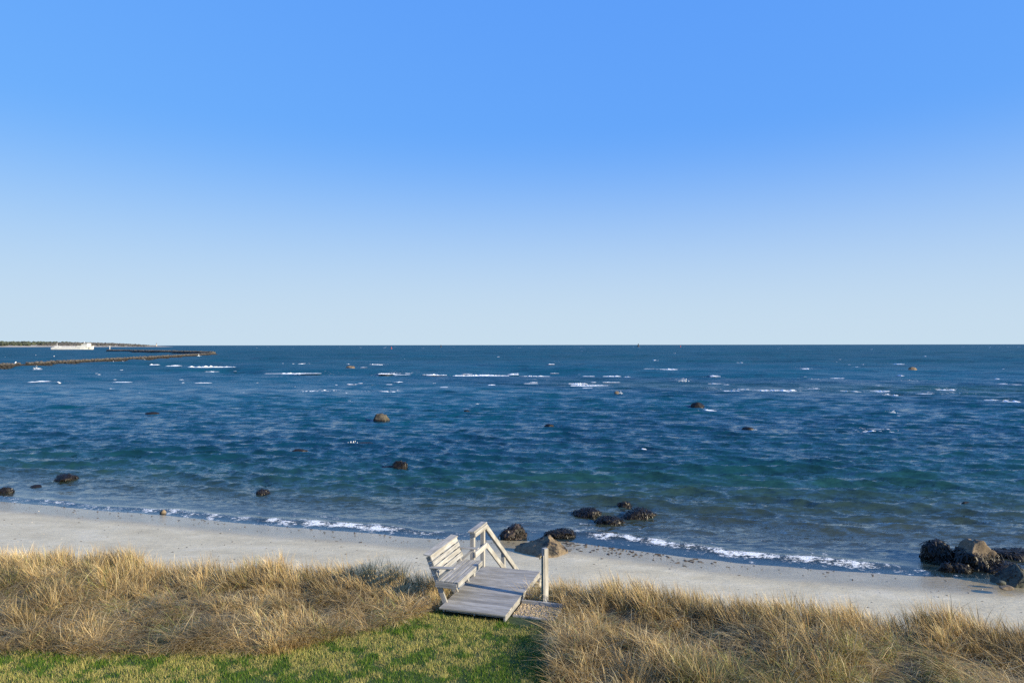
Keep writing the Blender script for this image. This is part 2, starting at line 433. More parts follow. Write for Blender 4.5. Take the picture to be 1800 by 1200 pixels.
fbp = N(nt, "ShaderNodeBump"); fbp.inputs["Strength"].default_value = 0.8; fbp.inputs["Distance"].default_value = 0.06; L(nt, fn.outputs[0], fbp.inputs["Height"]); L(nt, fbp.outputs[0], fd.inputs["Normal"])
fmix = N(nt, "ShaderNodeMixShader"); L(nt, fm.outputs[0], fmix.inputs[0]); L(nt, wmix.outputs[0], fmix.inputs[1]); L(nt, fd.outputs[0], fmix.inputs[2])
L(nt, fmix.outputs[0], out.inputs[0])

# far wood ------------------------------------------------------------
M['wood_far'] = mat_plain("far_scrub_foliage", (0.05, 0.06, 0.034), 0.9, var=0.6, scale=0.02)
M['wood_bare'] = mat_plain("far_bare_scrub", (0.075, 0.073, 0.066), 0.9, var=0.4, scale=0.02)
M['head_sand'] = mat_plain("headland_sand", (0.42, 0.36, 0.27), 0.9, var=0.3, scale=0.01)

# ------------------------------------------------------------------ lie of the land
SH_X = np.array([-300, -80, -23.2, -18.4, -14, -8.8, -4.2, -2.3, 2.0, 3.9, 7.3, 10.5, 12.8, 15.4, 60, 300.])
SH_Y = np.array([70, 46, 30.9, 29.4, 28.1, 26.3, 25.1, 24.7, 24.4, 23.4, 21.9, 21.05, 20.7, 20.4, 17, 5.])
ED_X = np.array([-300, -40, -11.25, -6, -2.3, 1.1, 4.06, 8.25, 20, 60, 300.])
ED_Y = np.array([40, 19, 15.1, 14.45, 13.9, 13.5, 12.35, 11.2, 8.0, 4, -20.])
def shore(x):
    return np.interp(x, SH_X, SH_Y) + 0.25 * (vnoise(x * 0.35, x * 0 + 3.3, 5) - 0.5) + 0.12 * (vnoise(x * 1.4, x * 0 + 8.3, 6) - 0.5)
def edge(x):
    return np.interp(x, ED_X, ED_Y) + 0.3 * (vnoise(x * 0.45, x * 0 + 1.7, 9) - 0.5)
def lawn_edge(x):
    """far boundary of the mown lawn"""
    return np.interp(x, [-40, -8.3, -3.7, -2.9, -2.05, -1.5, -1.2, 0.55, 0.62], [11.3, 11.0, 10.95, 11.5, 12.2, 12.75, 12.9, 12.9, 3.0]) + 0.12 * (vnoise(x * 1.3, x * 0, 31) - 0.5)

P0 = np.array([-1.26, 12.8]); TH = R(-16.9)
UX = np.array([math.cos(TH), math.sin(TH)]); UY = np.array([-math.sin(TH), math.cos(TH)])
def to_deck(x, y):
    dx = x - P0[0]; dy = y - P0[1]
    return dx * UX[0] + dy * UX[1], dx * UY[0] + dy * UY[1]

LAWN_Z = 2.05
def ground(x, y):
    x = np.asarray(x, float); y = np.asarray(y, float)
    e = edge(x); s = shore(x)
    q = y - s
    beach_top = np.clip((s - (e + 1.7)) * 0.085, 0.55, 1.25)
    tb = np.clip((y - (e + 1.7)) / np.maximum(s - (e + 1.7), 0.5), 0, 1)
    beach = beach_top * (1 - tb) ** 1.15
    beach = beach + 0.03 * (fbm(x * 0.9, y * 0.9, 21, 3) - 0.5) * (1 - tb)
    k = sstep(e + 0.1, e + 1.9, y)
    lx, ly = to_deck(x, y)
    near_deck = sstep(0.9, 0.1, np.maximum(np.abs(lx - 0.75) - 1.5, np.abs(ly - 0.9) - 1.4))
    inlawn = sstep(0.25, -0.1, y - lawn_edge(x))
    hump = (0.46 * (fbm(x * 0.95, y * 0.95, 11, 3) - 0.42) + 0.10 * (fbm(x * 1.9, y * 1.9, 12, 2) - 0.5)) * (1 - inlawn) * (1 - near_deck)
    back = np.clip((8.0 - y) * 0.0, 0, 1)
    dune = LAWN_Z + hump - 0.10 * near_deck * sstep(12.9, 13.6, y) + back
    land = dune * (1 - k) + beach * k
    und = -np.clip(q * 0.055, 0, 1.1) * np.interp(x, [-6, 3, 8], [1.7, 1.25, 1.0]) - np.clip((q - 12) * 0.035, 0, 2.6)
    return np.where(q > 0, und, land)

def bar(x, y):
    """offshore sand bar where the swell breaks, lifting the sea bed"""
    w = sstep(-35, 25, x) * 0.75 + 0.25
    yc = np.interp(x, [-80, -10, 40, 90, 200], [150, 135, 112, 100, 90])
    return w * np.exp(-((y - yc) / 24.0) ** 2)

# ground sheet ---------------------------------------------------------
xs = np.concatenate([np.linspace(-290, -32, 30)[:-1], np.arange(-32, 24.01, 0.165), np.linspace(24, 290, 30)[1:]])
ys = np.concatenate([np.linspace(-160, 7, 40)[:-1], np.arange(7, 34.01, 0.15), np.linspace(34, 120, 60)[1:]])
GX, GY = np.meshgrid(xs, ys)
GZ = ground(GX, GY)
nx, ny = len(xs), len(ys)
idx = np.arange(nx * ny).reshape(ny, nx)
q4 = np.stack([idx[:-1, :-1], idx[:-1, 1:], idx[1:, 1:], idx[1:, :-1]], -1).reshape(-1, 4)
me = quads_mesh("sandy_ground", np.stack([GX, GY, GZ], -1).reshape(-1, 3), q4)
e_ = edge(GX); inl = sstep(0.2, -0.05, GY - lawn_edge(GX))
soil_v = sstep(1.0, 0.5, GY - e_ + 0.5 * (fbm(GX * 1.2, GY * 1.2, 41, 2) - 0.5))
float_attr(me, "soil", soil_v.ravel())
float_attr(me, "lawn", inl.ravel())
wetv = np.clip(1.35 - (shore(GX) - GY) / 2.1, 0, 1)
float_attr(me, "wet", wetv.ravel())
tag(link("ground", me, M['ground']), "pale sandy beach and dune ground sloping to the sea", kind="structure")

# ------------------------------------------------------------------ sea
rows = []
y = 15.0
while y < 60: rows.append(y); y += 0.145
while y < 220: rows.append(y); y += 0.145 * (y / 60.0) ** 1.45
while y < 1500: rows.append(y); y += y * 0.009
while y < 60000: rows.append(y); y += y * 0.09
rows = np.array(rows)
us = np.linspace(-0.98, 0.92, 480)
WX = rows[:, None] * us[None, :]
WY = np.repeat(rows[:, None], len(us), 1)
dyr = np.gradient(rows)[:, None]; dxr = rows[:, None] * (us[1] - us[0])
WZ = np.zeros_like(WX); DX = np.zeros_like(WX); DY = np.zeros_like(WX)
qs = WY - shore(WX)
gz0 = ground(WX, WY)
depth = np.clip(-gz0, 0, 4) * (1 - 0.76 * bar(WX, WY))
damp = sstep(0.6, 9.0, qs)
wr = np.random.default_rng(3)
warpx = 3.0 * (vnoise(WX * 0.05, WY * 0.05, 71) - 0.5); warpy = 3.0 * (vnoise(WX * 0.05, WY * 0.05, 72) - 0.5)
gust = 0.55 + 0.9 * fbm(WX * 0.02, WY * 0.035, 77, 3)
for k in range(64):
    Lw = 0.36 * (3.6 / 0.36) ** wr.random()
    th = R(-90 - 14 + wr.normal(0, 15 if Lw < 2 else 9))
    kx, ky = math.cos(th) * 2 * math.pi / Lw, math.sin(th) * 2 * math.pi / Lw
    A = 0.0120 * Lw ** 0.5
    vis = np.clip((Lw / np.maximum(dxr, dyr) - 2.2) / 2.2, 0, 1)
    ph = kx * (WX + warpx) + ky * (WY + warpy) + wr.random() * 6.28
    a = A * vis * damp * gust
    WZ += a * np.cos(ph)
    DX -= 0.8 * a * math.cos(th) * np.sin(ph); DY -= 0.8 * a * math.sin(th) * np.sin(ph)
sw_on = sstep(90, 200, WY)
for k in range(16):
    Lw = 10 * (46 / 10) ** wr.random(); th = R(-90 - 10 + wr.normal(0, 16))
    a = 0.0085 * Lw ** 0.85 * np.clip((Lw / dyr - 2.0) / 2.0, 0, 1) * sw_on * gust
    WZ += a * np.cos(math.cos(th) * 6.283 / Lw * (WX + warpx * 4) + math.sin(th) * 6.283 / Lw * (WY + warpy * 4) + wr.random() * 6.28)
# low swell rolls in the shallows and the small shore break
roll = 0.10 * np.exp(-((qs - 5.2 - 0.8 * (vnoise(WX * 0.15, WY * 0, 81) - 0.5)) / 0.8) ** 2) * (0.4 + vnoise(WX * 0.22, WX * 0 + 2, 82))
roll += 0.08 * np.exp(-((qs - 8.9 - 1.4 * (vnoise(WX * 0.11, WY * 0, 83) - 0.5)) / 1.0) ** 2) * vnoise(WX * 0.2, WX * 0 + 5, 84) * 1.5
fx = WX[0] * 0
def foam_line(x):
    w = np.interp(x, [-23, -20, -17, -15.4, -14.6, -12.2, -11.4, -10.6, -9, -4.6, -3.6, -2.4, -1.8, 1.6, 2.4, 3.2, 10.8, 12.0, 13],
                  [0.45, 0.6, 0.5, 0.55, 0.75, 0.7, 0.5, 0.65, 0.9, 0.95, 0.6, 0.4, 0.15, 0.2, 0.7, 1.0, 1.0, 0.55, 0.1])
    return w
fw = foam_line(WX)
off = np.interp(WX, [-23, -14, -8, -3, 2.5, 4, 8, 10.5, 12], [0.7, 0.7, 0.75, 0.8, 1.5, 1.5, 1.25, 0.95, 0.7])
off = off + 0.35 * (vnoise(WX * 0.5, WX * 0, 91) - 0.5) + 0.2 * (vnoise(WX * 1.7, WX * 0, 92) - 0.5)
wid = 0.20 + 0.14 * vnoise(WX * 0.6, WX * 0, 93)
crest = np.exp(-((qs - off) / wid) ** 2)
lump = 0.55 + 0.9 * fbm(WX * 1.6, WY * 2.2, 95, 3)
roll += 0.07 * fw * crest * lump
foam = 0.70 * fw * np.exp(-(np.clip(np.abs(qs - off + 0.12) - 0.05, 0, 9) / (wid * 0.95)) ** 2)
foam += 0.30 * fw * np.exp(-((qs - off + 0.45) / 0.4) ** 2)                # sliding froth in front of it
foam += 0.30 * np.exp(-((qs - 0.05) / 0.12) ** 2) * (0.25 + 0.7 * vnoise(WX * 0.9, WX * 0, 97))
foam += 0.28 * fw * np.exp(-((qs - off - 0.9) / 0.7) ** 2) * vnoise(WX * 0.8, WY * 1.1, 98)
WZ += roll
WZ += 0.012 * damp * 0

# surveyed breakers: photo pixel, length in pixels, strength
CAPS = [(365, 645, 90, 1), (440, 641, 26, .6), (520, 640, 36, .7), (655, 641, 32, .9), (690, 639, 14, .4), (515, 656, 90, .5), (684, 657, 36, 1), (722, 657, 18, .8),
        (764, 659, 26, .8), (845, 660, 90, 1), (902, 658, 18, .6), (942, 661, 44, .6), (620, 675, 16, .4), (566, 687, 60, .9), (640, 688, 36, .4), (680, 688, 30, .8),
        (864, 676, 12, .5), (944, 669, 16, .5), (969, 640, 12, .5), (1018, 674, 28, 1), (1036, 677, 60, .5), (1076, 661, 28, .8), (1104, 662, 10, .5), (1143, 662, 9, .4), (1172, 649, 36, .5),
        (1200, 669, 16, 1), (1257, 661, 17, .9), (1275, 666, 11, .5), (1254, 682, 20, .8), (1281, 687, 24, .8), (1300, 684, 30, .5), (1364, 686, 80, 1), (1432, 683, 20, .8),
        (1437, 668, 34, .8), (1480, 670, 50, .4), (1417, 648, 16, .8), (1503, 645, 22, .7), (1575, 640, 26, .7), (1544, 678, 20, .8), (1497, 688, 28, .8), (1552, 688, 24, .9),
        (1565, 694, 22, .9), (1607, 651, 34, .4), (1607, 670, 32, .8), (1582, 660, 10, .6), (1632, 692, 60, .5), (1664, 685, 24, .9), (1694, 692, 34, .9), (1672, 668, 12, .7), (1735, 692, 50, .3),
        (1775, 705, 26, .9), (1545, 758, 48, .9), (1562, 711, 18, .5), (1568, 725, 16, .6), (1245, 720, 26, .5), (75, 670, 18, 1), (66, 649, 12, .6), (207, 637, 40, 1), (240, 638, 30, .9), (188, 636, 12, .8),
        (272, 641, 14, .8), (305, 643, 22, .8), (330, 633, 8, .6), (1582, 812, 10, .4), (1130, 787, 8, .3), (1585, 730, 8, .3), (1785, 675, 14, .5), (1660, 612, 14, .4), (1720, 622, 12, .4),
        (1150, 617, 6, .4), (1253, 622, 8, .5), (1024, 617, 9, .6), (1123, 611, 7, .5), (1151, 633, 8, .5), (795, 619, 8, .4), (905, 624, 7, .4), (970, 617, 9, .5), (1386, 613, 5, .5), (1384, 617, 5, .4),
        (1459, 632, 6, .5), (1475, 632, 7, .5), (1493, 632, 6, .4), (1435, 655, 8, .4), (1345, 632, 6, .3), (475, 664, 20, .3), (700, 671, 14, .3), (780, 680, 14, .3), (610, 704, 10, .3)]
foam2 = np.zeros_like(WX)
for (cx, cy, cl, cs) in CAPS:
    if cl < 16: continue
    p = px(cx, cy); hw = cl / F * p.y * 0.8
    sel = (np.abs(WY - p.y) < 26) & (np.abs(WX - p.x) < hw * 2.2)
    if sel.any():
        yy = WY[sel] - p.y
        g = np.exp(-((WX[sel] - p.x) / hw) ** 2) * np.where(yy > 0, np.exp(-(yy / (0.02 * p.y + 0.6)) ** 2), np.exp(-(yy / (0.012 * p.y)) ** 2))
        foam2[sel] = np.maximum(foam2[sel], 0.62 * cs * g)
foam = np.clip(np.maximum(foam, foam2), 0, 1.1)
foam[foam < 0.02] = 0
chopv = 0.05 + 0.95 * sstep(0.7, 5.0, qs)
chopv = chopv * (0.75 + 0.5 * fbm(WX * 0.015, WY * 0.03, 88, 3))
far = sstep(math.log(45), math.log(420), np.log(WY))
roughv = 0.14 + 0.44 * far                       # waves too small for the mesh show as roughness
chopv = chopv * (1 - 0.25 * far)
V = np.stack([WX + DX, WY + DY, WZ], -1).reshape(-1, 3)
nr, nc = WX.shape
idx = np.arange(nr * nc).reshape(nr, nc)
q4 = np.stack([idx[:-1, :-1], idx[:-1, 1:], idx[1:, 1:], idx[1:, :-1]], -1).reshape(-1, 4)
keep = (gz0 < 0.22).ravel()
q4 = q4[keep[q4].any(1)]
used = np.zeros(len(V), bool); used[q4.ravel()] = True
remap = np.cumsum(used) - 1
me = quads_mesh("sea", V[used], remap[q4])
float_attr(me, "depth", depth.ravel()[used]); float_attr(me, "foam", foam.ravel()[used]); float_attr(me, "chop", chopv.ravel()[used])
float_attr(me, "rough", roughv.ravel()[used])
tag(link("sea", me, M['water']), "choppy blue sea reaching to the horizon", kind="structure")
def sea_z(x, y): return 0.0

# whitecaps: small tumbling ridges of foam ---------------------------------
def foam_ridge(cx, cy, length, height, depth_, seed, vs_, fs_):
    rr = random.Random(seed)
    n = max(6, int(length / max(0.16, height * 0.8)))
    n = min(n, 70)
    base = len(vs_)
    prof = [(-1.0, 0.0), (-0.55, 0.55), (0.0, 1.0), (0.6, 0.45), (1.1, 0.0)]
    drift = 0
    for i in range(n + 1):
        t = i / n
        env = math.sin(math.pi * min(1, max(0, t))) ** 0.45
        hump = env * (0.35 + 0.65 * mnoise.noise((t * n * 0.45, seed * 1.7, 0)) ** 2 * 3 + 0.25 * rr.random())
        if mnoise.noise((t * n * 0.23, seed * 3.1, 5)) < -0.1: hump *= 0.12
        drift = 0.5 * depth_ * mnoise.noise((t * 3.0, seed * 0.9, 2))
        for (a, h) in prof:
            vs_.append((cx + (t - 0.5) * length + rr.uniform(-0.1, 0.1) * height, cy + a * depth_ * (0.4 + 0.6 * env) + drift + rr.uniform(-0.1, 0.1) * depth_, -0.04 + min(1.25, hump) * height * h * rr.uniform(0.75, 1.15)))
    for i in range(n):
        for j in range(4):
            a = base + i * 5 + j
            fs_.append((a, a + 5, a + 6, a + 1))
fv, ff_ = [], []
for k, (cx, cy, cl, cs) in enumerate(CAPS):
    p = px(cx, cy)
    hh = min(0.65, 0.045 + 0.0017 * p.y) * (0.3 + 0.7 * cs); ln = cl / F * p.y
    foam_ridge(p.x, p.y, ln * 1.1, hh, 0.30 + 0.006 * p.y, k + 1, fv, ff_)
    if cl >= 16:
        for t_ in range(2):
            foam_ridge(p.x + random.uniform(-.6, .6) * ln, p.y * random.uniform(0.985, 1.035), ln * random.uniform(.4, .9), hh * random.uniform(.3, .6), 0.2 + 0.005 * p.y, 500 + 3 * k + t_, fv, ff_)
rc = random.Random(12)
for k in range(75):
    p = px(rc.uniform(150, 1800), rc.uniform(634, 694)); ln = rc.uniform(7, 34) / F * p.y
    foam_ridge(p.x, p.y, ln, min(0.45, 0.03 + 0.0011 * p.y) * rc.uniform(.35, .8), 0.2 + 0.004 * p.y, 900 + k, fv, ff_)
for k in range(240):
    yy = 609.5 + 75 * rc.random() ** 1.9
    p = px(rc.uniform(330, 1850) if yy < 640 else rc.uniform(60, 1850), yy)
    foam_ridge(p.x, p.y, rc.uniform(2, 7) / F * p.y, min(0.7, 0.06 + 0.0010 * p.y) * rc.uniform(0.2, 0.6), 0.2 + 0.002 * p.y, 200 + k, fv, ff_)
me = bpy.data.meshes.new("wave_foam"); me.from_pydata(fv, [], ff_)
tag(link("wave_foam", me, M['foam']), "white foam of whitecaps breaking out on the blue sea", kind="stuff")

# ------------------------------------------------------------------ boards
_board_cache = {}
def board_mesh(l, w, t, bev=0.004):
    key = (round(l, 3), round(w, 3), round(t, 3), bev)
    if key in _board_cache: return _board_cache[key]
    bm = bmesh.new()
    bmesh.ops.create_cube(bm, size=1.0)
    bmesh.ops.scale(bm, vec=(l, w, t), verts=bm.verts)
    if bev: bmesh.ops.bevel(bm, geom=bm.edges[:], offset=min(bev, t * 0.3), segments=1, affect='EDGES')
    me = bpy.data.meshes.new("board"); bm.to_mesh(me); bm.free()
    _board_cache[key] = me
    return me

def board(name, p0, p1, w, t, up, mat, parent, bev=0.004):
    """a plank from p0 to p1, broad face along 'up' (its thickness direction)"""
    p0 = Vector(p0); p1 = Vector(p1)
    d = p1 - p0; l = d.length; X = d.normalized()
    Z = Vector(up); Z = (Z - X * Z.dot(X)).normalized()
    Y = Z.cross(X)
    mt = Matrix((X, Y, Z)).transposed().to_4x4(); mt.translation = (p0 + p1) / 2
    return link(name, board_mesh(l, w, t, bev), mat, parent, mt)

def tube_mesh(name, pts, r, seg=8):
    bm = bmesh.new(); rings = []
    pts = [Vector(p) for p in pts]
    for i, p in enumerate(pts):
        d = (pts[min(i + 1, len(pts) - 1)] - pts[max(i - 1, 0)]).normalized()
        a = d.orthogonal().normalized(); b_ = d.cross(a)
        rad = r[i] if isinstance(r, (list, tuple)) else r
        rings.append([bm.verts.new(p + (a * math.cos(t) + b_ * math.sin(t)) * rad) for t in [2 * math.pi * k / seg for k in range(seg)]])
    for A, B in zip(rings, rings[1:]):
        if len(A) == len(B):
            # keep twist small
            off = min(range(seg), key=lambda o: sum((A[k].co - B[(k + o) % seg].co).length for k in range(seg)))
            for k in range(seg): bm.faces.new((A[k], A[(k + 1) % seg], B[(k + 1 + off) % seg], B[(k + off) % seg]))
            B[:] = B[off:] + B[:off]
    bm.faces.new(rings[0][::-1]); bm.faces.new(rings[-1])
    bmesh.ops.recalc_face_normals(bm, faces=bm.faces[:])
    me = bpy.data.meshes.new(name); bm.to_mesh(me); bm.free()
    for p in me.polygons: p.use_smooth = len(p.vertices) == 4
    return me

# ------------------------------------------------------------------ wooden landing with stairs and handrail
W, D_ = M['wood'], M['deck']
deck = empty("beach_landing", (P0[0], P0[1], LAWN_Z), TH)
tag(deck, "weathered grey plank landing with handrail and stairs going down to the beach", "deck")
DT = 0.15                                            # deck top above the lawn
rb = random.Random(5)
yb = -0.29; nb = 18; bw = 2.47 / nb
for k in range(nb):
    jx = rb.uniform(-0.006, 0.006)
    board("deck_board", (0.0 + jx, yb + (k + .5) * bw, DT - 0.016 + rb.uniform(-.0015, .0015)), (1.28 + jx, yb + (k + .5) * bw, DT - 0.016 + rb.uniform(-.0015, .0015)), bw - 0.008, 0.032, (0, 0, 1), D_, deck)
board("rim_joist", (0.03, -0.14, DT - 0.082), (0.03, 2.17, DT - 0.082), 0.095, 0.038, (1, 0, 0), W, deck)
board("rim_joist", (1.25, -0.27, DT - 0.082), (1.25, 2.17, DT - 0.082), 0.095, 0.038, (1, 0, 0), W, deck)
board("rim_joist", (0.06, -0.1, DT - 0.082), (1.22, -0.1, DT - 0.082), 0.09, 0.038, (0, 1, 0), W, deck)
board("rim_joist", (0.06, 2.13, DT - 0.085), (1.22, 2.13, DT - 0.085), 0.095, 0.038, (0, 1, 0), W, deck)
board("joist", (0.64, -0.17, DT - 0.082), (0.64, 2.1, DT - 0.082), 0.09, 0.038, (1, 0, 0), W, deck)
# handrail: posts and rails
RH = 0.93
SL = 0.715                                           # fall of the stair rail per metre
yA, yB = 1.50, 2.13
for yy in (yA, yB):
    board("post", (0.0, yy, -0.35), (0.0, yy, DT + RH - 0.02), 0.088, 0.088, (0, 1, 0), W, deck)
board("top_rail", (0.0, yA - 0.1, DT + RH), (0.0, yB + 0.09, DT + RH), 0.14, 0.038, (0, 0, 1), W, deck)
board("side_rail", (0.066, yA - 0.06, DT + RH - 0.068), (0.066, yB + 0.07, DT + RH - 0.068), 0.09, 0.038, (1, 0, 0), W, deck)
board("middle_rail", (0.066, yA - 0.05, DT + 0.45), (0.066, yB + 0.06, DT + 0.45), 0.115, 0.038, (1, 0, 0), W, deck)
run = 2.75
def srail(name, x, z0, w, t, up, r=run):
    board(name, (x, yB + 0.07, z0), (x, yB + 0.07 + r, z0 - SL * r), w, t, up, W, deck)
srail("stair_top_rail", 0.0, DT + RH - 0.03, 0.14, 0.038, (0, SL, 1))
srail("stair_side_rail", 0.066, DT + RH - 0.11, 0.09, 0.038, (1, 0, 0))
srail("stair_middle_rail", 0.066, DT + 0.44, 0.115, 0.038, (1, 0, 0))
for r_ in (1.47, 2.6):
    gx = P0[0] + UX[0] * 0 + UY[0] * (yB + r_); gy = P0[1] + UY[1] * (yB + r_)
    gz = float(ground(gx, gy)) - LAWN_Z
    board("stair_post", (0.0, yB + r_, gz - 0.4), (0.0, yB + r_, DT + RH - 0.06 - SL * (r_ - 0.07)), 0.088, 0.088, (0, 1, 0), W, deck)
for x_ in (0.03, 1.25):
    board("stair_stringer", (x_, 2.19, DT - 0.2), (x_, 2.19 + 2.35, DT - 0.2 - 0.6 * 2.35), 0.24, 0.038, (1, 0, 0), W, deck)
for k in range(8):
    board("stair_tread", (0.0, 2.19 + 0.15 + 0.28 * k, DT - 0.17 * (k + 1)), (1.28, 2.19 + 0.15 + 0.28 * k, DT - 0.17 * (k + 1)), 0.265, 0.036, (0, 0, 1), D_, deck)

# ------------------------------------------------------------------ bench on the landing's edge
bench = empty("wooden_bench", (P0[0], P0[1], LAWN_Z), TH)
tag(bench, "weathered grey slatted bench with armrests on the left edge of the plank landing", "bench")
def bk(h, f=0.0):                                    # point on the reclined back line at height h above deck; f = forward offset
    return (-0.412 * h + f * 0.92, DT + h + f * 0.38)
for yy in (0.0, 0.56, 1.16):
    x1, z1 = bk(0.815)
    board("leg", (0.02, yy, DT - 0.05), (x1, yy, z1), 0.095, 0.04, (0, 1, 0), W, bench)
    board("seat_bearer", (-0.2, yy + 0.04, DT + 0.335), (0.25, yy + 0.04, DT + 0.335), 0.09, 0.038, (0, 1, 0), W, bench)
ya, yz = -0.06, 1.27
for k in range(5):
    xx = -0.125 + 0.0885 * k
    board("seat_slat", (xx, ya, DT + 0.397), (xx, yz + rb.uniform(-.006, .006), DT + 0.397), 0.08, 0.03, (0, 0, 1), W, bench)
board("seat_apron", (0.282, ya - 0.01, DT + 0.362), (0.282, yz, DT + 0.362), 0.10, 0.032, (1, 0, 0), W, bench)
board("end_apron", (-0.165, ya - 0.003, DT + 0.330), (0.264, ya - 0.003, DT + 0.330), 0.095, 0.03, (0, 1, 0), W, bench)
board("end_apron", (-0.165, yz - 0.02, DT + 0.330), (0.264, yz - 0.02, DT + 0.330), 0.095, 0.03, (0, 1, 0), W, bench)
sl_up = (0.92, 0, 0.38)
for k in range(4):
    h = 0.492 + 0.096 * k
    x1, z1 = bk(h, 0.064)
    board("back_slat", (x1, ya, z1), (x1, yz + rb.uniform(-.006, .006), z1), 0.084, 0.03, sl_up, W, bench)
x1, z1 = bk(0.835, 0.02)
board("back_cap", (x1, ya - 0.03, z1 + 0.02), (x1, yz + 0.03, z1 + 0.02), 0.15, 0.03, (0.12, 0, 1), W, bench)
for yy in (-0.045, 1.255):
    board("armrest", (-0.285, yy, DT + 0.632), (0.215, yy, DT + 0.655), 0.085, 0.026, (0, 0, 1), W, bench)
    board("armrest_brace", (-0.12, yy + 0.0, DT + 0.42), (0.1, yy + 0.0, DT + 0.632), 0.05, 0.03, (0, 1, 0), W, bench)
for h in (0.49, 0.70):
    x1, z1 = bk(h)
    board("strap", (x1 - 0.052, -0.024, z1 - 0.02), (x1 + 0.05, -0.024, z1 + 0.02), 0.016, 0.006, (0, 1, 0), M['strap'], bench, 0.001)

# ------------------------------------------------------------------ gravel foot-wash box and its post
box = empty("gravel_box", (P0[0], P0[1], LAWN_Z), TH)
tag(box, "low timber edged box of tan gravel beside the plank landing", "gravel box")
X0, X1, Y0, Y1 = 1.305, 2.10, 0.06, 0.66
board("edge_board", (X0, Y0, -0.03), (X1, Y0, -0.03), 0.13, 0.02, (0, 1, 0), W, box)
board("edge_board", (X0, Y1, 0.02), (X1 + 0.06, Y1, 0.02), 0.16, 0.022, (0, 1, 0), W, box)
board("edge_board", (X1, Y0 + 0.025, -.01), (X1, Y1 - 0.025, -.01), 0.14, 0.022, (1, 0, 0), W, box)
rp = random.Random(8)
pv, pf, pc = [], [], []
bm = bmesh.new(); bmesh.ops.create_icosphere(bm, subdivisions=1, radius=1.0)
ico_v = [v.co.copy() for v in bm.verts]; ico_f = [[v.index for v in f.verts] for f in bm.faces]; bm.free()
for k in range(1700):
    s = rp.uniform(0.009, 0.02); cx, cy = rp.uniform(X0, X1 - .02), rp.uniform(Y0 + .02, Y1 - .02)
    b0 = len(pv); ang = rp.uniform(0, 6.28); ca, sa = math.cos(ang), math.sin(ang); asp = rp.uniform(.6, 1)
    tone = rp.uniform(0.6, 1.35); hue = rp.random()
    col = (0.42 * tone, (0.335 - 0.03 * hue) * tone, (0.20 - 0.05 * hue + 0.06 * (hue < .3)) * tone)
    for v in ico_v:
        jx = rp.uniform(.85, 1.12)
        x, y_, z = v.x * s * jx, v.y * s * asp * jx, v.z * s * .65 * jx
        pv.append((cx + x * ca - y_ * sa, cy + x * sa + y_ * ca, 0.02 + rp.uniform(0, .0) + z + 0.012 * ((k * 7919) % 100) / 100)); pc.append(col)
    pf += [[i + b0 for i in f] for f in ico_f]
bed_b = len(pv)
pv += [(X0 - .02, Y0, 0.016), (X1, Y0, 0.016), (X1, Y1, 0.016), (X0 - .02, Y1, 0.016)]; pc += [(0.2, 0.165, 0.115)] * 4
pf.append([bed_b, bed_b + 1, bed_b + 2, bed_b + 3])
me = bpy.data.meshes.new("gravel"); me.from_pydata(pv, [], pf); color_attr(me, "tint", np.array(pc))
tag(link("gravel", me, M['pebble'], box), kind="stuff")

pw = P0 + UX * 1.745 + UY * 0.735
post = empty("water_post", (pw[0], pw[1], LAWN_Z), R(30))
tag(post, "slim upright grey timber post with green hose standing behind the gravel box", "post")
board("post", (0, 0, -0.3), (0, 0, 1.09), 0.095, 0.095, (0, 1, 0), W, post, 0.006)
board("batten", (-0.058, -0.030, 0.03), (-0.058, -0.030, 0.97), 0.022, 0.018, (1, 0, 0), W, post, 0.002)
link("hose", tube_mesh("hose", [(-0.063, 0.012, 0.02), (-0.064, 0.012, 0.3), (-0.064, 0.01, 0.6), (-0.063, 0.012, 0.93)], 0.013), M['green_pipe'], post)
for z in (0.20, 0.94):
    link("tap", tube_mesh("tap", [(-0.05, 0.012, z), (-0.085, 0.008, z + 0.01), (-0.11, 0.004, z - 0.005), (-0.118, 0.003, z - 0.04)], [0.013, 0.015, 0.012, 0.014]), M['brass'], post)

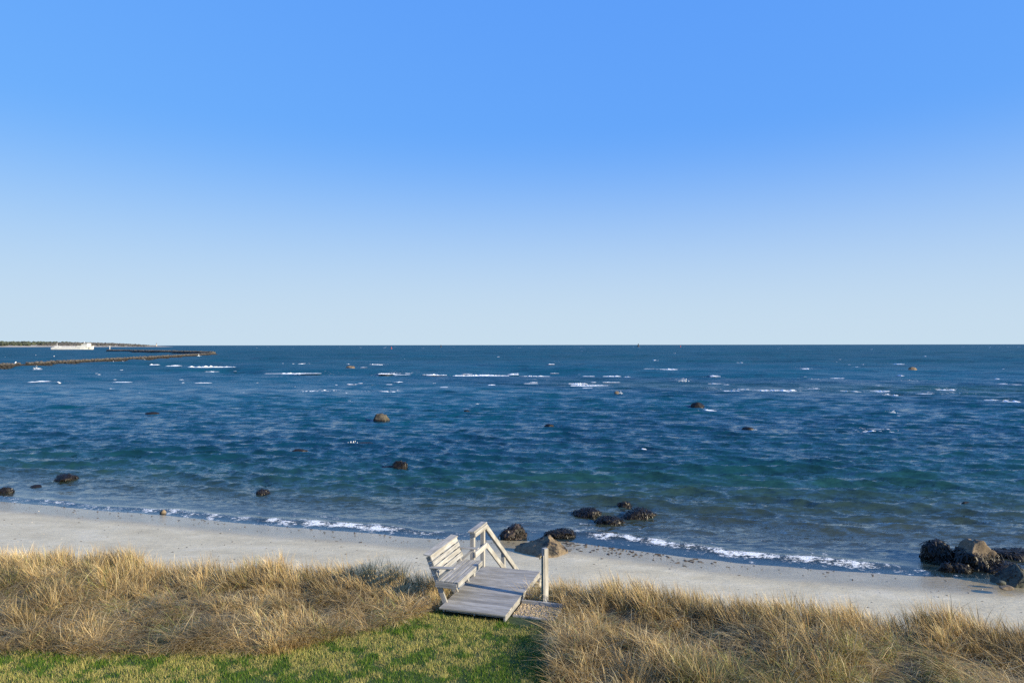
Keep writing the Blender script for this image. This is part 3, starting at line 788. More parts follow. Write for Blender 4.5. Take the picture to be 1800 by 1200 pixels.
# ------------------------------------------------------------------ rocks
def rock_mesh(name, sx, sy, sz, seed, sub=4, rough=0.22, peak=None, ridge=0.0, weed_line=None, weed_all=0.0, cuts=()):
    bm = bmesh.new()
    bmesh.ops.create_icosphere(bm, subdivisions=sub, radius=1.0)
    rr = random.Random(seed)
    planes = []
    cuts = [(Vector(n).normalized(), c) for n, c in cuts]
    for k in range(0 if cuts else 9):
        n = Vector((rr.gauss(0, 1), rr.gauss(0, 1), rr.gauss(0.2, .8))).normalized()
        planes.append((n, rr.uniform(0.62, 0.9)))
    o = Vector((seed * 3.17, seed * 1.31, seed * 0.77))
    for v in bm.verts:
        d = v.co.normalized(); p = d.copy()
        for n, c in planes:
            t = p.dot(n)
            if t > c: p -= n * (t - c) * 0.85
        for n, c in cuts:
            t = p.dot(n)
            if t > c: p -= n * (t - c)
        f = 1 + rough * (mnoise.noise(d * 1.4 + o) * 0.9 + 0.5 * mnoise.noise(d * 3.3 + o) + 0.28 * mnoise.noise(d * 7.5 + o) + 0.16 * mnoise.noise(d * 16 + o))
        p *= f
        if ridge: p.z += ridge * max(0, 1 - abs(d.x + 0.1)) ** 2 * 0.4
        if peak is not None and p.z > 0:
            u = p.x - peak
            p.z *= max(0.15, 1.12 - (0.62 * -u if u < 0 else 0.95 * u) - 0.25 * abs(p.y))
        pz = math.copysign(abs(p.z) ** 0.82, p.z)
        v.co = Vector((p.x * sx, p.y * sy, pz * sz))
    bmesh.ops.recalc_face_normals(bm, faces=bm.faces[:])
    me = bpy.data.meshes.new(name); bm.to_mesh(me); bm.free()
    for p in me.polygons: p.use_smooth = True
    w = []
    for v in me.vertices:
        a = weed_all
        if weed_line is not None: a = max(a, 1.0 - max(0.0, (v.co.z - weed_line) / (0.35 * sz)))
        w.append(min(1.0, a))
    float_attr(me, "weed", np.array(w))
    return me

def fronds(parent, me, n, seed, length, width, zmax=9.0, ymax=9.0):
    """strands of rockweed hanging over a rock"""
    rr = random.Random(seed)
    polys = [p for p in me.polygons if p.center.z > 0.0 and p.center.z < zmax]
    if not polys: return
    vv, f4 = [], []
    for k in range(n):
        p = rr.choice(polys); c = p.center; nn = Vector(p.normal)
        down = Vector((rr.gauss(0, .3), rr.gauss(0, .3), -1)); down = (down - nn * down.dot(nn))
        if down.length < 0.05: down = Vector((rr.gauss(0, 1), rr.gauss(0, 1), 0))
        down.normalize(); side = nn.cross(down).normalized()
        ln = length * rr.uniform(.4, 1.2); w = width * rr.uniform(.5, 1.3); b0 = len(vv)
        q = c + nn * 0.012
        for j, (t, ww, lift) in enumerate(((0, .5, .0), (.35, 1, .03), (.7, .8, .015), (1, .15, -.02))):
            x = q + down * (ln * t) + nn * (lift * rr.uniform(.6, 1.8)) + side * rr.uniform(-.015, .015)
            vv += [tuple(x - side * w * ww), tuple(x + side * w * ww)]
        for j in range(3): f4.append((b0 + 2 * j, b0 + 2 * j + 1, b0 + 2 * j + 3, b0 + 2 * j + 2))
    m2 = bpy.data.meshes.new("rockweed"); m2.from_pydata(vv, [], f4)
    tag(link("rockweed", m2, M['weed'], parent), kind="stuff")

def rock(px_x, px_y, wpx, hpx, mat, label, seed, z=0.0, depth_ratio=0.8, group=None, sub=4, rz=0.0, rough=0.22, ridge=0.0, weed_line=None, weed_all=0.0, weeds=0, wl=0.16, ww=0.016, sink=0.32, wz=9.0, peak=None, cuts=()):
    """px_y: where its foot meets water or sand; wpx, hpx: its size in the photograph"""
    p = px(px_x, px_y, z)
    k = p.y / F
    w = wpx * k / 2
    h = max(hpx - F * (CAM_H - z) * w * depth_ratio * 1.0 / p.y ** 2, hpx * 0.42) * k + (0.05 if z == 0 else 0)      # what shows of its top is not height
    sz = h / (1 - sink) / 1.0
    loc = (p.x, p.y + w * depth_ratio * 0.9, z)
    me = rock_mesh("rock", w * 1.06, w * depth_ratio, sz * 0.98, seed, sub, rough, peak, ridge, weed_line, weed_all, cuts)
    # shift so that 'sink' of its height is below the foot
    me.transform(Matrix.Rotation(rz, 4, 'Z')); me.transform(Matrix.Translation((0, 0, -sz * sink * 0.6)))
    o = link("rock", me, M[mat]); o.location = loc
    tag(o, label, "rock", group)
    if weeds: fronds(o, me, weeds, seed + 50, wl, ww, wz)
    return o

gb = float(ground(px(950, 978, .5).x, px(950, 978, .5).y))
rock(949, 977, 100, 43, 'rock_buff', "big tan boulder on the sand right of the handrail, its left side in shade", 3, z=gb, depth_ratio=.75, sub=5, rough=.22, weed_all=.42, cuts=[((-.60, -.30, .74), .30), ((.74, -.22, .60), .64), ((.1, .8, .5), .6), ((-.45, -.88, .2), .60), ((.3, -.75, .6), .66)])
rock(901, 944, 44, 21, 'rock_red', "dark reddish boulder at the water's edge behind the handrail", 4, z=0.1, depth_ratio=.9, sub=5, rough=.25, weed_all=.45, weeds=200)
rock(988, 943, 56, 13, 'rock_dark', "low weed covered rock just behind the tan boulder", 6, z=0.05, rough=.3, weed_all=.8, weeds=420, wl=.18)
G1 = "weedy rocks awash off the tan boulder"
rock(1035, 907, 50, 11, 'rock_dark', "dark weedy rock awash, leftmost of the close trio beyond the tan boulder", 7, rough=.28, weed_all=.85, weeds=420, wl=.2, group=G1)
rock(1073, 922, 50, 12, 'rock_dark', "dark weedy rock awash, nearest the beach of the close trio", 8, rough=.28, weed_all=.85, weeds=420, wl=.2, group=G1)
rock(1125, 913, 62, 16, 'rock_dark', "dark weedy mound awash, rightmost and largest of the close trio", 9, rough=.25, weed_all=.9, weeds=520, wl=.22, group=G1)
rock(1100, 891, 26, 7, 'rock_dark', "small barely showing rock behind the close trio of weedy rocks", 10, rough=.3, weed_all=.8, weeds=80, group=G1)
G2 = "boulders heaped at the right edge of the beach"
rock(1664, 990, 74, 38, 'rock_dark', "long black weedy boulder in the water at the far right", 12, z=-.05, depth_ratio=.7, sub=5, rough=.18, weed_all=.75, weeds=500, wl=.24, ww=.02, group=G2, rz=.2)
rock(1736, 1004, 76, 56, 'rock_tan', "tall tan boulder with weed fringed base at the far right", 14, z=-.02, depth_ratio=.9, sub=5, rough=.2, weed_line=.4, weed_all=.28, weeds=620, wl=.3, ww=.02, group=G2, wz=.55)
rock(1669, 1004, 24, 12, 'rock_dark', "small black stone in the shallows in front of the long black boulder", 15, z=0, weed_all=.8, weeds=60, group=G2)
rock(1695, 1006, 34, 12, 'rock_dark', "low black weedy stone tucked left of the tall tan boulder", 16, z=0, weed_all=.9, weeds=160, group=G2)
rock(1772, 1007, 70, 20, 'rock_dark', "flat black weedy ledge at the foot of the tall tan boulder", 17, z=0.0, depth_ratio=1.0, rough=.3, weed_all=.85, weeds=420, wl=.25, group=G2)
rock(1812, 985, 90, 16, 'rock_dark', "dark weedy ledge behind the flat one, cut by the right border", 18, z=0.0, rough=.3, weed_all=.85, weeds=420, wl=.25, group=G2)
rock(1797, 1024, 74, 42, 'rock_green', "greenish pointed rock leaning on the sand at the right border", 19, z=.22, depth_ratio=.8, sub=5, rough=.18, weed_all=.38, group=G2, weeds=60, cuts=[((-.62, -.25, .74), .28), ((.6, -.3, .74), .6), ((-.3, -.92, .2), .6), ((.1, .8, .5), .6)])
rock(1763, 1025, 16, 6, 'rock_green', "small pale stone beside the greenish pointed rock", 20, z=.24, sub=3, group=G2)
rock(1772, 1034, 26, 6, 'rock_tan', "flat tan stone alone on the sand below the boulders", 21, z=.3, sub=3, weed_all=.2, group=G2)
G3 = "rocks standing out of the sea"
rock(668, 741, 30, 12, 'rock_grey', "rounded tan rock standing clear in the middle of the bay", 23, sub=4, rough=.22, depth_ratio=.6, weed_line=.12, weed_all=.25, group=G3, sink=.25)
rock(700, 824, 28, 11, 'rock_dark', "dark hump with a low tail to its left in the bay", 24, weed_all=.6, weeds=120, group=G3)
rock(681, 822, 26, 3, 'rock_dark', "thin low black rock that tails off left of the dark hump", 25, sub=3, weed_all=.8, group=G3)
rock(523, 796, 28, 7, 'rock_dark', "dark low rock left of the tailed hump, further from shore", 26, sub=3, weed_all=.7, group=G3)
rock(614, 649, 17, 6, 'rock_tan', "far pale tan rock between the lines of breakers", 27, sub=3, rough=.15, group=G3, sink=.2)
rock(638, 781, 30, 3, 'rock_dark', "low dark rock with a white splash beside it", 28, sub=3, weed_all=.7, group=G3)
rock(1228, 716, 24, 8, 'rock_dark', "dark rock out in the bay with a foam streak in front", 29, sub=3, weed_all=.7, group=G3)
rock(1316, 755, 22, 5, 'rock_dark', "low black rock awash with a fleck of foam, right of centre", 30, sub=3, weed_all=.8, group=G3)
rock(1607, 651, 14, 7, 'rock_tan', "far tan rock above the right hand breakers", 31, sub=3, rough=.18, group=G3, sink=.2)
rock(1085, 692, 14, 4, 'rock_tan', "tiny brown rock with white water beside it, beyond the middle of the bay", 32, sub=3, group=G3)
rock(262, 729, 26, 4, 'rock_dark', "low dark rock far left in the bay", 33, sub=3, weed_all=.8, group=G3)
rock(965, 749, 16, 3, 'rock_dark', "thin black rock awash near the centre of the bay", 34, sub=3, weed_all=.8, group=G3)
rock(820, 724, 14, 2.5, 'rock_dark', "faint dark rock breaking the surface above the centre of the bay", 35, sub=3, weed_all=.8, group=G3)
rock(426, 803, 14, 2.5, 'rock_dark', "tiny dark rock breaking the surface in the left of the bay", 36, sub=3, weed_all=.8, group=G3)
G4 = "dark rocks along the left shore"
rock(107, 847, 44, 11, 'rock_dark', "long dark rock in the shallows near the left border", 37, weed_all=.7, weeds=160, group=G4, rough=.25)
rock(58, 857, 22, 4, 'rock_dark', "small low dark rock in front of the long one near the left border", 38, sub=3, weed_all=.8, group=G4)
rock(4, 867, 30, 8, 'rock_dark', "dark rock cut by the left border at the shore", 39, sub=3, weed_all=.7, weeds=60, group=G4)
rock(459, 870, 26, 8, 'rock_dark', "dark peaked rock in the shallows off the left foam line", 40, weed_all=.6, weeds=80, group=G4, ridge=.4)
rock(581, 878, 22, 4, 'rock_dark', "low dark rock in the shallows right of the peaked one", 41, sub=3, weed_all=.8, group=G4)
rock(285, 901, 11, 6, 'rock_tan', "little brown stone standing in the left foam line", 42, z=.02, sub=3, group=G4)
rock(745, 862, 30, 2.5, 'rock_dark', "flat dark rock barely awash off the bench", 43, sub=3, weed_all=.9, group=G4)
rock(1700, 886, 18, 3, 'rock_dark', "flat brown rock barely awash off the far right boulders", 44, sub=3, weed_all=.8, group=G3)

# splashes on rocks and breakwater
sv, sf = [], []
def splash(cx, cy, wpx, hpx, seed):
    p = px(cx, cy); k = p.y / F; rr = random.Random(seed)
    for j in range(44):
        s = rr.uniform(.05, .17) * hpx * k; t = rr.gauss(0, .33)
        c0 = Vector((p.x + t * wpx * k, p.y + rr.uniform(-.3, .3) * wpx * k, abs(rr.gauss(0, .5)) * hpx * k * max(.15, 1 - abs(t))))
        b0 = len(sv)
        for v in ico_v: sv.append(tuple(c0 + v * s * rr.uniform(.6, 1.2)))
        sf.extend([[i + b0 for i in f] for f in ico_f])
for a in ((619, 780, 16, 7, 1), (27, 645, 7, 9, 2), (89, 641, 5, 8, 3), (1202, 671, 12, 6, 4), (1091, 692, 6, 4, 5), (1326, 756, 8, 3, 6), (311, 628, 5, 3, 7), (349, 626, 4, 3, 8), (64, 648, 8, 4, 9), (1570, 726, 8, 5, 10), (839, 711, 6, 3, 11), (252, 632, 5, 3, 12)):
    splash(*a)
me = bpy.data.meshes.new("spray"); me.from_pydata(sv, [], sf)
for p in me.polygons: p.use_smooth = True
tag(link("spray", me, M['foam']), "white spray thrown up on rocks and breakwater", kind="stuff")

# ------------------------------------------------------------------ breakwater
def arm(name, pts, parent, seed, crest=1.35):
    rr = random.Random(seed); vv, ff2 = [], []
    pts = [Vector((p[0], p[1], 0)) for p in pts]
    core_v, core_f = [], []
    for a, b_ in zip(pts, pts[1:]):
        d = (b_ - a); ln = d.length; d.normalize(); s = Vector((-d.y, d.x, 0))
        c0 = len(core_v)
        for q in (a, b_):
            for o_, z in ((-3.4, -1.0), (-1.2, crest - .5), (1.2, crest - .5), (3.4, -1.0)):
                core_v.append(tuple(q + s * o_ + Vector((0, 0, z))))
        for j in range(3): core_f.append((c0 + j, c0 + j + 1, c0 + 5 + j, c0 + 4 + j))
        core_f.append((c0, c0 + 1, c0 + 2, c0 + 3)); core_f.append((c0 + 4, c0 + 5, c0 + 6, c0 + 7))
        n = int(ln / 1.25)
        for i in range(n):
            for o_, z in ((-2.9, -.1), (-2.0, .3), (-1.1, crest - .35), (0, crest - .3), (1.1, crest - .35), (2.0, .3), (2.9, -.1)):
                c = a + d * ((i + rr.random()) * ln / n) + s * (o_ + rr.uniform(-.4, .4)) + Vector((0, 0, z + rr.uniform(-.25, .25)))
                k = rr.uniform(.35, .75); b0 = len(vv)
                for v in ico_v:
                    t = v * k * rr.uniform(.75, 1.2); vv.append((c.x + t.x * 1.25, c.y + t.y, c.z + t.z * .75))
                ff2.extend([[i2 + b0 for i2 in f] for f in ico_f])
    b0 = len(vv); vv += core_v; ff2 += [[i + b0 for i in f] for f in core_f]
    me = bpy.data.meshes.new(name); me.from_pydata(vv, [], ff2)
    tag(link(name, me, M['rock_break'], parent), kind="stuff")
bw_ = empty("stone_breakwater", (-220, 503, 0))
tag(bw_, "long low breakwater of dark boulders bent back on itself at its tip", "breakwater")
def rel(ps): return [(p[0] + 220, p[1] - 503) for p in ps]
arm("near_arm", rel([(-158, 150), (-160.5, 205), (-160.5, 222)]), bw_, 1)
arm("near_arm", rel([(-161.5, 228), (-166, 249), (-177, 303), (-193.5, 387), (-220, 503)]), bw_, 2)
arm("far_arm", rel([(-220, 503), (-262, 560), (-340, 650), (-452, 764)]), bw_, 3, 2.3)
bc = empty("harbour_beacon", (-446, 757, 1.6)); tag(bc, "thin white beacon pole on the end of the breakwater's far arm", "beacon")
link("pole", tube_mesh("pole", [(0, 0, 0), (0, 0, 4.2)], .3), M['white'], bc)
link("lantern", tube_mesh("lantern", [(0, 0, 4.2), (0, 0, 5.0)], [.6, .35]), M['white'], bc)

# ------------------------------------------------------------------ headland with wood, lighthouse and house
hx = np.linspace(-4600, -1740, 120); hv, hq = [], []
def head_top(x):
    return np.interp(x, [-4600, -2600, -2350, -2200, -2080, -1960, -1880, -1800, -1740], [22, 19, 17, 17, 14, 10, 6, 3, 0.2])
HY = lambda x: np.interp(x, [-4600, -1740], [3150, 3500])
prof = [(-1, 0.0), (-.6, .22), (-.5, .3), (0, 1.0), (.5, .9), (1, 0.0)]
for i, x in enumerate(hx):
    t = float(head_top(x)); wd = 60 + t * 12
    for (a, h) in prof:
        hv.append((x, float(HY(x)) + a * wd + 12 * (hash2(np.array(i), np.array(3), 4) - .5), -0.6 + h * t))
for i in range(len(hx) - 1):
    for j in range(5):
        a = i * 6 + j; hq.append((a, a + 6, a + 7, a + 1))
me = quads_mesh("headland", hv, hq)
tag(link("headland", me, M['head_sand']), "low sandy headland on the far left horizon", kind="structure")
def wood_mass(name, x0, x1, n, mat, label, hmin, hmax):
    rr = random.Random(int(x0)); vv, ff3 = [], []
    for k in range(n):
        x = rr.uniform(x0, x1); t = float(head_top(x)); a = rr.uniform(-.45, .6); wd = 60 + t * 12
        zz = -.6 + t * float(np.interp(a, [-1, -.6, -.5, 0, .5, 1], [0, .22, .3, 1, .9, 0]))
        hgt = rr.uniform(hmin, hmax) * min(1.0, 0.25 + t / 18); r0 = hgt * rr.uniform(.5, .9); b0 = len(vv)
        c0 = Vector((x, float(HY(x)) + a * wd, zz + hgt * .45))
        for v in ico_v:
            q = rr.uniform(.7, 1.25); vv.append((c0.x + v.x * r0 * q, c0.y + v.y * r0 * q, c0.z + v.z * hgt * .6 * q))
        ff3.extend([[i + b0 for i in f] for f in ico_f])
    me = bpy.data.meshes.new(name); me.from_pydata(vv, [], ff3)
    tag(link(name, me, mat), label, kind="stuff")
wood_mass("far_wood", -4500, -2280, 2300, M['wood_far'], "green wood covering the far left headland", 6, 13)
wood_mass("far_scrub", -2320, -1850, 800, M['wood_bare'], "greyish bare scrub on the far headland's tip", 4, 9)
lx = (275 - 900) / F * 3450
lh = empty("lighthouse", (lx, 3450, 3.0)); tag(lh, "tiny pale lighthouse at the tip of the far headland", "lighthouse")
link("tower", tube_mesh("tower", [(0, 0, 0), (0, 0, 11)], [3.0, 2.1], 12), M['tower_stone'], lh)
link("lantern", tube_mesh("lantern", [(0, 0, 11), (0, 0, 11.6), (0, 0, 14), (0, 0, 15.5)], [2.8, 1.6, 1.6, .2], 10), M['dark'], lh)
hs = empty("shore_house", ((2 - 900) / F * 3050, 3000, 3)); tag(hs, "tiny white house on the headland shore at the left border", "house")
board("wall", (-9, 0, 3), (9, 0, 3), 9, 6, (0, 0, 1), M['white'], hs, 0)
bm = bmesh.new(); vs4 = [bm.verts.new(c) for c in ((-9.6, -5, 6), (9.6, -5, 6), (9.6, 5, 6), (-9.6, 5, 6), (-9.6, 0, 9.5), (9.6, 0, 9.5))]
for f in ((0, 1, 5, 4), (2, 3, 4, 5), (1, 2, 5), (3, 0, 4)): bm.faces.new([vs4[i] for i in f])
me = bpy.data.meshes.new("roof"); bm.to_mesh(me); bm.free(); link("roof", me, M['roof'], hs)

# ------------------------------------------------------------------ freight ferry
SX = (127.5 - 900) / F * 1135
ship = empty("freight_ferry", (SX, 1135, 0), R(2)); tag(ship, "white freight ferry with forward wheelhouse passing before the far headland", "ship")
bm = bmesh.new(); secs = []
for x, hb_, zt, zb, fl in ((-33.5, 5.5, 3.7, .4, .9), (-31, 6.6, 3.7, -.8, .95), (-20, 7, 3.6, -1, .97), (0, 7, 3.6, -1, .97), (16, 7, 3.8, -1, .95), (22, 6.4, 4.4, -1, .85), (26.5, 5.2, 5.2, -1, .6), (30.5, 3.2, 5.8, -1, .35), (33.2, .9, 6.2, -1, .12)):
    rake = 1.6 if x > 30 else 0
    secs.append([bm.verts.new(c) for c in ((x + rake, -hb_, zt), (x + rake * .5, -hb_ * (fl * .6 + .4), 1.2), (x, -hb_ * fl, zb), (x, hb_ * fl, zb), (x + rake * .5, hb_ * (fl * .6 + .4), 1.2), (x + rake, hb_, zt))])
for A, B in zip(secs, secs[1:]):
    for k in range(6): bm.faces.new((A[k], B[k], B[(k + 1) % 6], A[(k + 1) % 6]))
bm.faces.new(secs[0]); bm.faces.new(secs[-1][::-1])
bmesh.ops.recalc_face_normals(bm, faces=bm.faces[:])
me = bpy.data.meshes.new("hull"); bm.to_mesh(me); bm.free(); hull = link("hull", me, M['ship_white'], ship)
def sbox(name, x0, x1, y0, y1, z0, z1, mat, par=ship):
    return board(name, (x0, (y0 + y1) / 2, (z0 + z1) / 2), (x1, (y0 + y1) / 2, (z0 + z1) / 2), y1 - y0, z1 - z0, (0, 0, 1), mat, par, 0.05)
sbox("boot_stripe", -31, 25, -7.06, 7.06, -.5, .45, M['ship_boot'], hull)
sbox("bow_thruster_mark", 28.6, 29.8, -4.6, -3.6, 2.2, 3.2, M['ship_dark'], hull)
sbox("deckhouse", 10, 27, -5.8, 5.8, 4.1, 6.6, M['ship_white'])
sbox("upper_deckhouse", 17.5, 27.5, -5.2, 5.2, 6.6, 8.6, M['ship_white'])
br = sbox("wheelhouse", 21, 27, -5.8, 5.8, 8.6, 10.8, M['ship_white'])
for k in range(5): board("window", (-2.4 + k * 1.2, -5.83, .3), (-1.5 + k * 1.2, -5.83, .3), .8, .08, (0, 1, 0), M['ship_dark'], br, 0)
sbox("funnel", 15, 17.5, -1.5, 1.5, 6.6, 9.8, M['ship_tan'])
link("mast", tube_mesh("mast", [(19.5, 0, 8.6), (19.5, 0, 14.2)], [.35, .15]), M['white'], ship)
link("stern_mast", tube_mesh("stern_mast", [(-25, 0, 3.6), (-25, 0, 11.5)], [.35, .15]), M['white'], ship)
sbox("stern_house", -27, -21, -4, 4, 3.7, 5.8, M['ship_white'])
sbox("bulwark", -29, 9.9, -6.6, 6.6, 3.55, 4.4, M['ship_white'])
for x in (-18, -11, -4, 3): sbox("trailer", x - 2.7, x + 2.7, -4.6, -2.2, 4.7, 5.5, M['ship_tan'] if x == -11 else M['ship_white'])

# ------------------------------------------------------------------ channel marks and mooring floats
def buoy(x, y, h, mat, label, grp):
    p = px(x, y); s = h / 3.0
    o = empty("channel_buoy", (p.x, p.y, 0)); tag(o, label, "buoy", grp)
    link("float", tube_mesh("float", [(0, 0, -.4 * s), (0, 0, .7 * s), (0, 0, .9 * s)], [1.0 * s, 1.0 * s, .5 * s]), M[mat], o)
    link("tower", tube_mesh("tower", [(0, 0, .9 * s), (0, 0, 3 * s)], [.6 * s, .3 * s], 6), M[mat], o)
buoy(775, 610.0, 8, 'dark', "tiny dark buoy on the horizon left of centre", "channel buoys")
buoy(1122, 609.5, 11, 'dark', "tiny dark buoy on the horizon right of centre", "channel buoys")
buoy(1196, 609.5, 5, 'red', "tiny red buoy on the horizon beside the dark one", "channel buoys")
buoy(688, 613, 4, 'red', "tiny red buoy low on the far water left of centre", "channel buoys")
for (x, y, w) in ((9, 629, "leftmost, near the border"), (63, 625, "middle one"), (95, 627, "rightmost, below the ferry")):
    p = px(x, y)
    o = link("mooring_float", tube_mesh("mooring_float", [(0, 0, -.2), (0, 0, .1), (0, 0, .4), (0, 0, .6)], [.16, .3, .3, .1], 10), M['white'])
    o.location = p; tag(o, "white mooring float inside the breakwater, " + w, "buoy", "mooring floats inside the breakwater")

# ------------------------------------------------------------------ grass
def blade_mesh(name, pos, az, length, th0, th1, width, col_base, col_tip, segs=3):
    n = len(pos)
    dirv = np.stack([np.cos(az), np.sin(az)], -1)
    wz = az + np.pi / 2 + rng.normal(0, 0.7, n)
    wv = np.stack([np.cos(wz), np.sin(wz), np.zeros(n)], -1)
    nv = 2 * segs + 1
    P = np.zeros((n, nv, 3)); C = np.zeros((n, nv, 3))
    cur = pos.copy()
    for s in range(segs + 1):
        t = s / segs
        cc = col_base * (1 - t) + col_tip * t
        if s < segs:
            w = width * (1 - 0.45 * t)
            P[:, 2 * s] = cur - wv * w[:, None] * .5
            P[:, 2 * s + 1] = cur + wv * w[:, None] * .5
            C[:, 2 * s] = cc; C[:, 2 * s + 1] = cc
            th = th0 + (th1 - th0) * ((s + .5) / segs)
            step = (length / segs)[:, None]
            cur = cur + step * np.stack([np.sin(th) * dirv[:, 0], np.sin(th) * dirv[:, 1], np.cos(th)], -1)
        else:
            P[:, 2 * s] = cur; C[:, 2 * s] = cc
    base = (np.arange(n) * nv)[:, None]
    loops, starts = [], []
    quad = np.concatenate([np.array([2 * s, 2 * s + 1, 2 * s + 3, 2 * s + 2]) for s in range(segs - 1)]) if segs > 1 else np.array([], int)
    tri = np.array([2 * segs - 2, 2 * segs - 1, 2 * segs])
    pat = np.concatenate([quad, tri])
    loops = (base + pat[None, :]).ravel()
    st = np.concatenate([np.arange(segs - 1) * 4, [4 * (segs - 1)]])
    starts = (np.arange(n)[:, None] * len(pat) + st[None, :]).ravel()
    me = mesh_np(name, P.reshape(-1, 3), loops, starts, None, False)
    color_attr(me, "tint", C.reshape(-1, 3))
    return me

def in_grass(x, y):
    lx, ly = to_deck(x, y)
    ok = (y > lawn_edge(x) - 0.02) & (y < edge(x) + 0.75)
    ok &= ~((lx > -0.10) & (lx < 1.33) & (ly > -0.40))                       # landing and stairs
    ok &= ~((lx > 1.2) & (lx < 2.2) & (ly > -0.15) & (ly < 0.74))            # gravel box
    ok &= ~((lx > 1.0) & (lx < 2.1) & (ly <= 0.05))
    return ok

def beach_grass(name, x0, x1, y0, y1, n_clump, per, label, seed):
    r = np.random.default_rng(seed)
    cx = r.uniform(x0, x1, n_clump * 3); cy = r.uniform(y0, y1, n_clump * 3)
    dens = fbm(cx * 0.9, cy * 0.9, 55, 3)
    ok = in_grass(cx, cy) & (r.random(len(cx)) < np.maximum(sstep(0.3, 0.55, dens) * 0.75 + 0.25, sstep(-1.2, -0.3, cy - edge(cx))))
    cx, cy, dens = cx[ok][:n_clump], cy[ok][:n_clump], dens[ok][:n_clump]
    # ragged tufts along the mown edges
    if x0 > 0:
        ex = r.uniform(0.60, 1.25, 140); ey = r.uniform(8.3, 12.25, 140)
    else:
        ex = r.uniform(-12, -1.35, 330); ey = lawn_edge(ex) + np.abs(r.normal(0.05, .16, 330))
    cx = np.append(cx, ex); cy = np.append(cy, ey); dens = np.append(dens, np.full(len(ex), .5))
    nc_ = len(cx)
    near_edge = sstep(-1.5, -0.2, cy - edge(cx))
    lay = sstep(0.42, 0.58, fbm(cx * .8 + 30, cy * .8, 63, 3)) * (1 - near_edge)   # lodged, swirled mats
    cl_len = r.uniform(0.24, 0.54, nc_) * (0.7 + 0.6 * fbm(cx * .6, cy * .6, 61, 2))
    cl_len = cl_len * (1 - near_edge) + near_edge * r.uniform(0.34, 0.60, nc_)
    cl_len *= 1 - 0.3 * sstep(1.7, 0.9, cx) * sstep(0.3, 0.6, cx) * sstep(13.5, 12.8, cy)
    rim = sstep(0.45, 0.0, np.minimum(np.abs(cx - 0.62), np.abs(cy - lawn_edge(cx))))
    cl_len *= 1 - 0.3 * rim
    cl_az = np.pi - 0.25 + r.normal(0, 1.6, nc_) * (1 - 0.6 * near_edge) + 2.4 * (fbm(cx * .5, cy * .5, 65, 2) - .5) * 2 * lay
    cl_lean = np.clip(r.normal(0.20, 0.2, nc_), 0, .7) + 0.85 * lay + 0.12 * near_edge
    tone = 0.42 + 1.05 * fbm(cx * 1.6, cy * 1.6, 67, 3) + r.normal(0, .16, nc_)
    green = sstep(0.48, 0.72, fbm(cx * .7 + 9, cy * .7, 69, 3)) * (1 - 0.7 * near_edge)
    k = np.repeat(np.arange(nc_), per)
    n = len(k)
    rad = np.abs(r.normal(0, 0.06, n)); a = r.uniform(0, 2 * np.pi, n)
    x = cx[k] + rad * np.cos(a); y = cy[k] + rad * np.sin(a)
    z = ground(x, y) - 0.02
    length = cl_len[k] * r.uniform(0.3, 1.2, n)
    out_az = a
    vx = np.cos(cl_az[k]) * (0.9 + lay[k]) + 0.75 * np.cos(out_az) + r.normal(0, .35, n)
    vy = np.sin(cl_az[k]) * (0.9 + lay[k]) + 0.75 * np.sin(out_az) + r.normal(0, .35, n)
    az = np.arctan2(vy, vx)
    ne = near_edge[k]
    th0 = np.clip(cl_lean[k] * 0.6 + r.normal(0.10, .2, n) * (1 - 0.5 * ne), 0, 1.35)
    th1 = np.clip(th0 + cl_lean[k] * 0.7 + np.abs(r.normal(0.75 - 0.45 * ne, .35, n)), 0, 2.1)      # blades arch over
    fallen = r.random(n) < 0.13 - 0.08 * near_edge[k]
    th0 = np.where(fallen, r.uniform(.9, 1.35, n), th0); th1 = np.where(fallen, r.uniform(1.35, 1.75, n), th1)
    z = np.where(fallen, z + r.uniform(0.03, .2, n), z)
    az = np.where(fallen, r.uniform(0, 2 * np.pi, n), az)
    length = np.where(fallen, r.uniform(.25, .65, n), length)
    width = r.uniform(0.0045, 0.0095, n)
    tn = (tone[k] * r.uniform(.5, 1.4, n))[:, None]
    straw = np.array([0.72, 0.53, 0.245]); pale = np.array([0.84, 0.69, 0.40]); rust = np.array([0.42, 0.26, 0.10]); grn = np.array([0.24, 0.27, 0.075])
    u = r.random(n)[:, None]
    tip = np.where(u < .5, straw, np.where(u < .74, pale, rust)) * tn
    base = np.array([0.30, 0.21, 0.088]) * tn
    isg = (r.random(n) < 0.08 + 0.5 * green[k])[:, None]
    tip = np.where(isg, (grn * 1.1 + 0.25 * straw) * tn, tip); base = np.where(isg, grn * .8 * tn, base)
    length = np.where(isg[:, 0], length * .8, length)
    # litter: broken straw lying on the sand between the tufts
    m_ = n // 6
    qx = r.uniform(x0, x1, m_ * 3); qy = r.uniform(y0, y1, m_ * 3); g_ = in_grass(qx, qy) & (qy < edge(qx) + .3); qx = qx[g_][:m_]; qy = qy[g_][:m_]; m_ = len(qx)
    sw = fbm(qx * 1.1, qy * 1.1, 141, 2) * 9 + r.normal(0, .6, m_)
    x = np.append(x, qx); y = np.append(y, qy); z = np.append(z, ground(qx, qy) + r.uniform(.005, .09, m_)); az = np.append(az, sw)
    length = np.append(length, r.uniform(.15, .5, m_)); t0 = r.uniform(1.25, 1.6, m_); th0 = np.append(th0, t0); th1 = np.append(th1, t0 + r.uniform(0, .3, m_))
    width = np.append(width, r.uniform(.004, .008, m_)); lt = r.uniform(.5, 1.25, m_)[:, None] * np.array([0.64, 0.485, 0.235]); tip = np.vstack([tip, lt]); base = np.vstack([base, lt])
    me = blade_mesh(name, np.stack([x, y, z], -1), az, length, th0, th1, width, base, tip, 3)
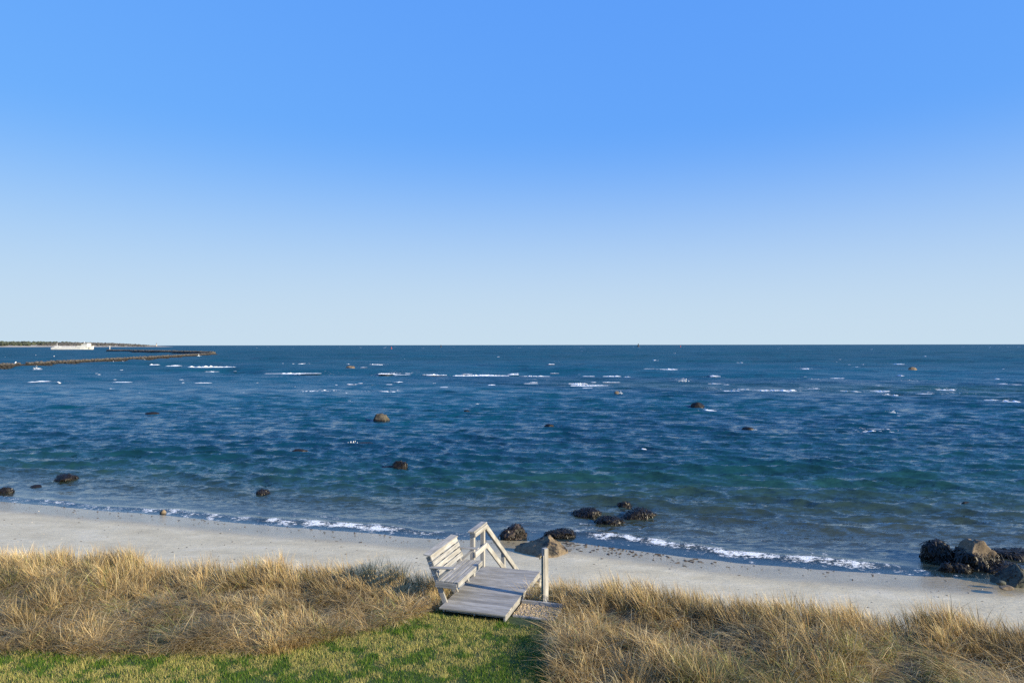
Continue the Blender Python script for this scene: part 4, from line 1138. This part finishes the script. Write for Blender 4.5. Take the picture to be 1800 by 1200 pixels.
    return tag(link(name, me, M['grass']), label, kind="stuff")
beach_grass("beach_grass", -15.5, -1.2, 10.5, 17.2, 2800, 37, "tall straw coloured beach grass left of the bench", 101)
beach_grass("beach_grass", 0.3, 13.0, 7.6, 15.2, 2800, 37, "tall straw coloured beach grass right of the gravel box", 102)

# mown lawn -----------------------------------------------------------------
def lawn(n):
    r = np.random.default_rng(44)
    x = r.uniform(-13, 0.75, n * 2); y = r.uniform(8.6, 13.0, n * 2)
    lx, ly = to_deck(x, y)
    ok = (y < lawn_edge(x) + r.normal(0.02, .05, len(x))) & ~((lx > 0.0) & (ly > -0.27))
    x, y = x[ok][:n], y[ok][:n]; n = len(x)
    z = ground(x, y) - 0.004
    patch = fbm(x * 4.5, y * 4.5, 133, 4); big = fbm(x * .7, y * .7, 134, 2)
    dry = sstep(0.44, 0.53, patch + 0.45 * (big - .5) + r.normal(0, .04, n))
    length = r.uniform(.025, .065, n) * (0.35 + 1.5 * fbm(x * 7, y * 7, 139, 2))
    az = r.uniform(0, 2 * np.pi, n)
    th0 = np.abs(r.normal(.25, .25, n)); th1 = th0 + np.abs(r.normal(.3, .3, n))
    g1 = np.array([0.062, 0.17, 0.014]); g2 = np.array([0.21, 0.32, 0.03]); st = np.array([0.66, 0.57, 0.19])
    u = r.random(n)[:, None]; tn = r.uniform(.65, 1.25, n)[:, None]
    tip = (g1 * (1 - u) + g2 * u) * tn
    isd = (r.random(n) < dry * .68 + .06)[:, None]
    tip = np.where(isd, st * tn, tip); base = tip * .75
    me = blade_mesh("lawn_grass", np.stack([x, y, z], -1), az, length, th0, th1, r.uniform(.004, .007, n), base, tip, 1)
    tag(link("lawn_grass", me, M['lawn']), "short green mown lawn with yellow winter patches", kind="stuff")
lawn(220000)

# seaweed wrack and shell bits on the sand -------------------------------------
rw = random.Random(77); wv_, wf_ = [], []
def scrap(x, y, s, seed):
    z = float(ground(x, y)) ; b0 = len(wv_); a = rw.uniform(0, 6.28); asp = rw.uniform(.25, .7)
    for v in ico_v:
        k = rw.uniform(.5, 1.3); X, Y = v.x * s * k, v.y * s * asp * k
        wv_.append((x + X * math.cos(a) * 1.0 - Y * math.sin(a), y + X * math.sin(a) + Y * math.cos(a), z + 0.004 + v.z * s * .22 * k))
    wf_.extend([[i + b0 for i in f] for f in ico_f])
for k in range(260):
    x = rw.uniform(-24, 16); s_ = float(shore(np.array(x)))
    dens = float(vnoise(np.array(x * .5), np.array(2.2), 7))
    if rw.random() > dens + .15: continue
    scrap(x, s_ - abs(rw.gauss(.45, .35)), rw.uniform(.015, .06) * (1.6 if rw.random() < .12 else 1), k)
for k in range(170):
    x = rw.uniform(-22, 15); s_ = float(shore(np.array(x)))
    scrap(x, s_ - rw.uniform(.8, 6.5), rw.uniform(.015, .055) * (2 if rw.random() < .06 else 1), k)
for k in range(150):
    x = rw.gauss(3.0, 1.6); s_ = float(shore(np.array(x)))
    scrap(x, s_ - abs(rw.gauss(.5, .5)), rw.uniform(.03, .10), k)
wv_a, wf_a = wv_, wf_
wv_, wf_ = [], []
for k in range(220):
    x = rw.uniform(-23, 15); s_ = float(shore(np.array(x)))
    scrap(x, s_ - rw.uniform(.1, 7.5), rw.uniform(.012, .04), k)
me = bpy.data.meshes.new("beach_pebbles"); me.from_pydata(wv_, [], wf_)
tag(link("beach_pebbles", me, M['shell']), "pale pebbles and shell bits scattered over the sand", kind="stuff")
wv_, wf_ = wv_a, wf_a
me = bpy.data.meshes.new("seaweed_wrack"); me.from_pydata(wv_, [], wf_)
tag(link("seaweed_wrack", me, M['debris']), "dark scraps of seaweed strewn along the tide line", kind="stuff")
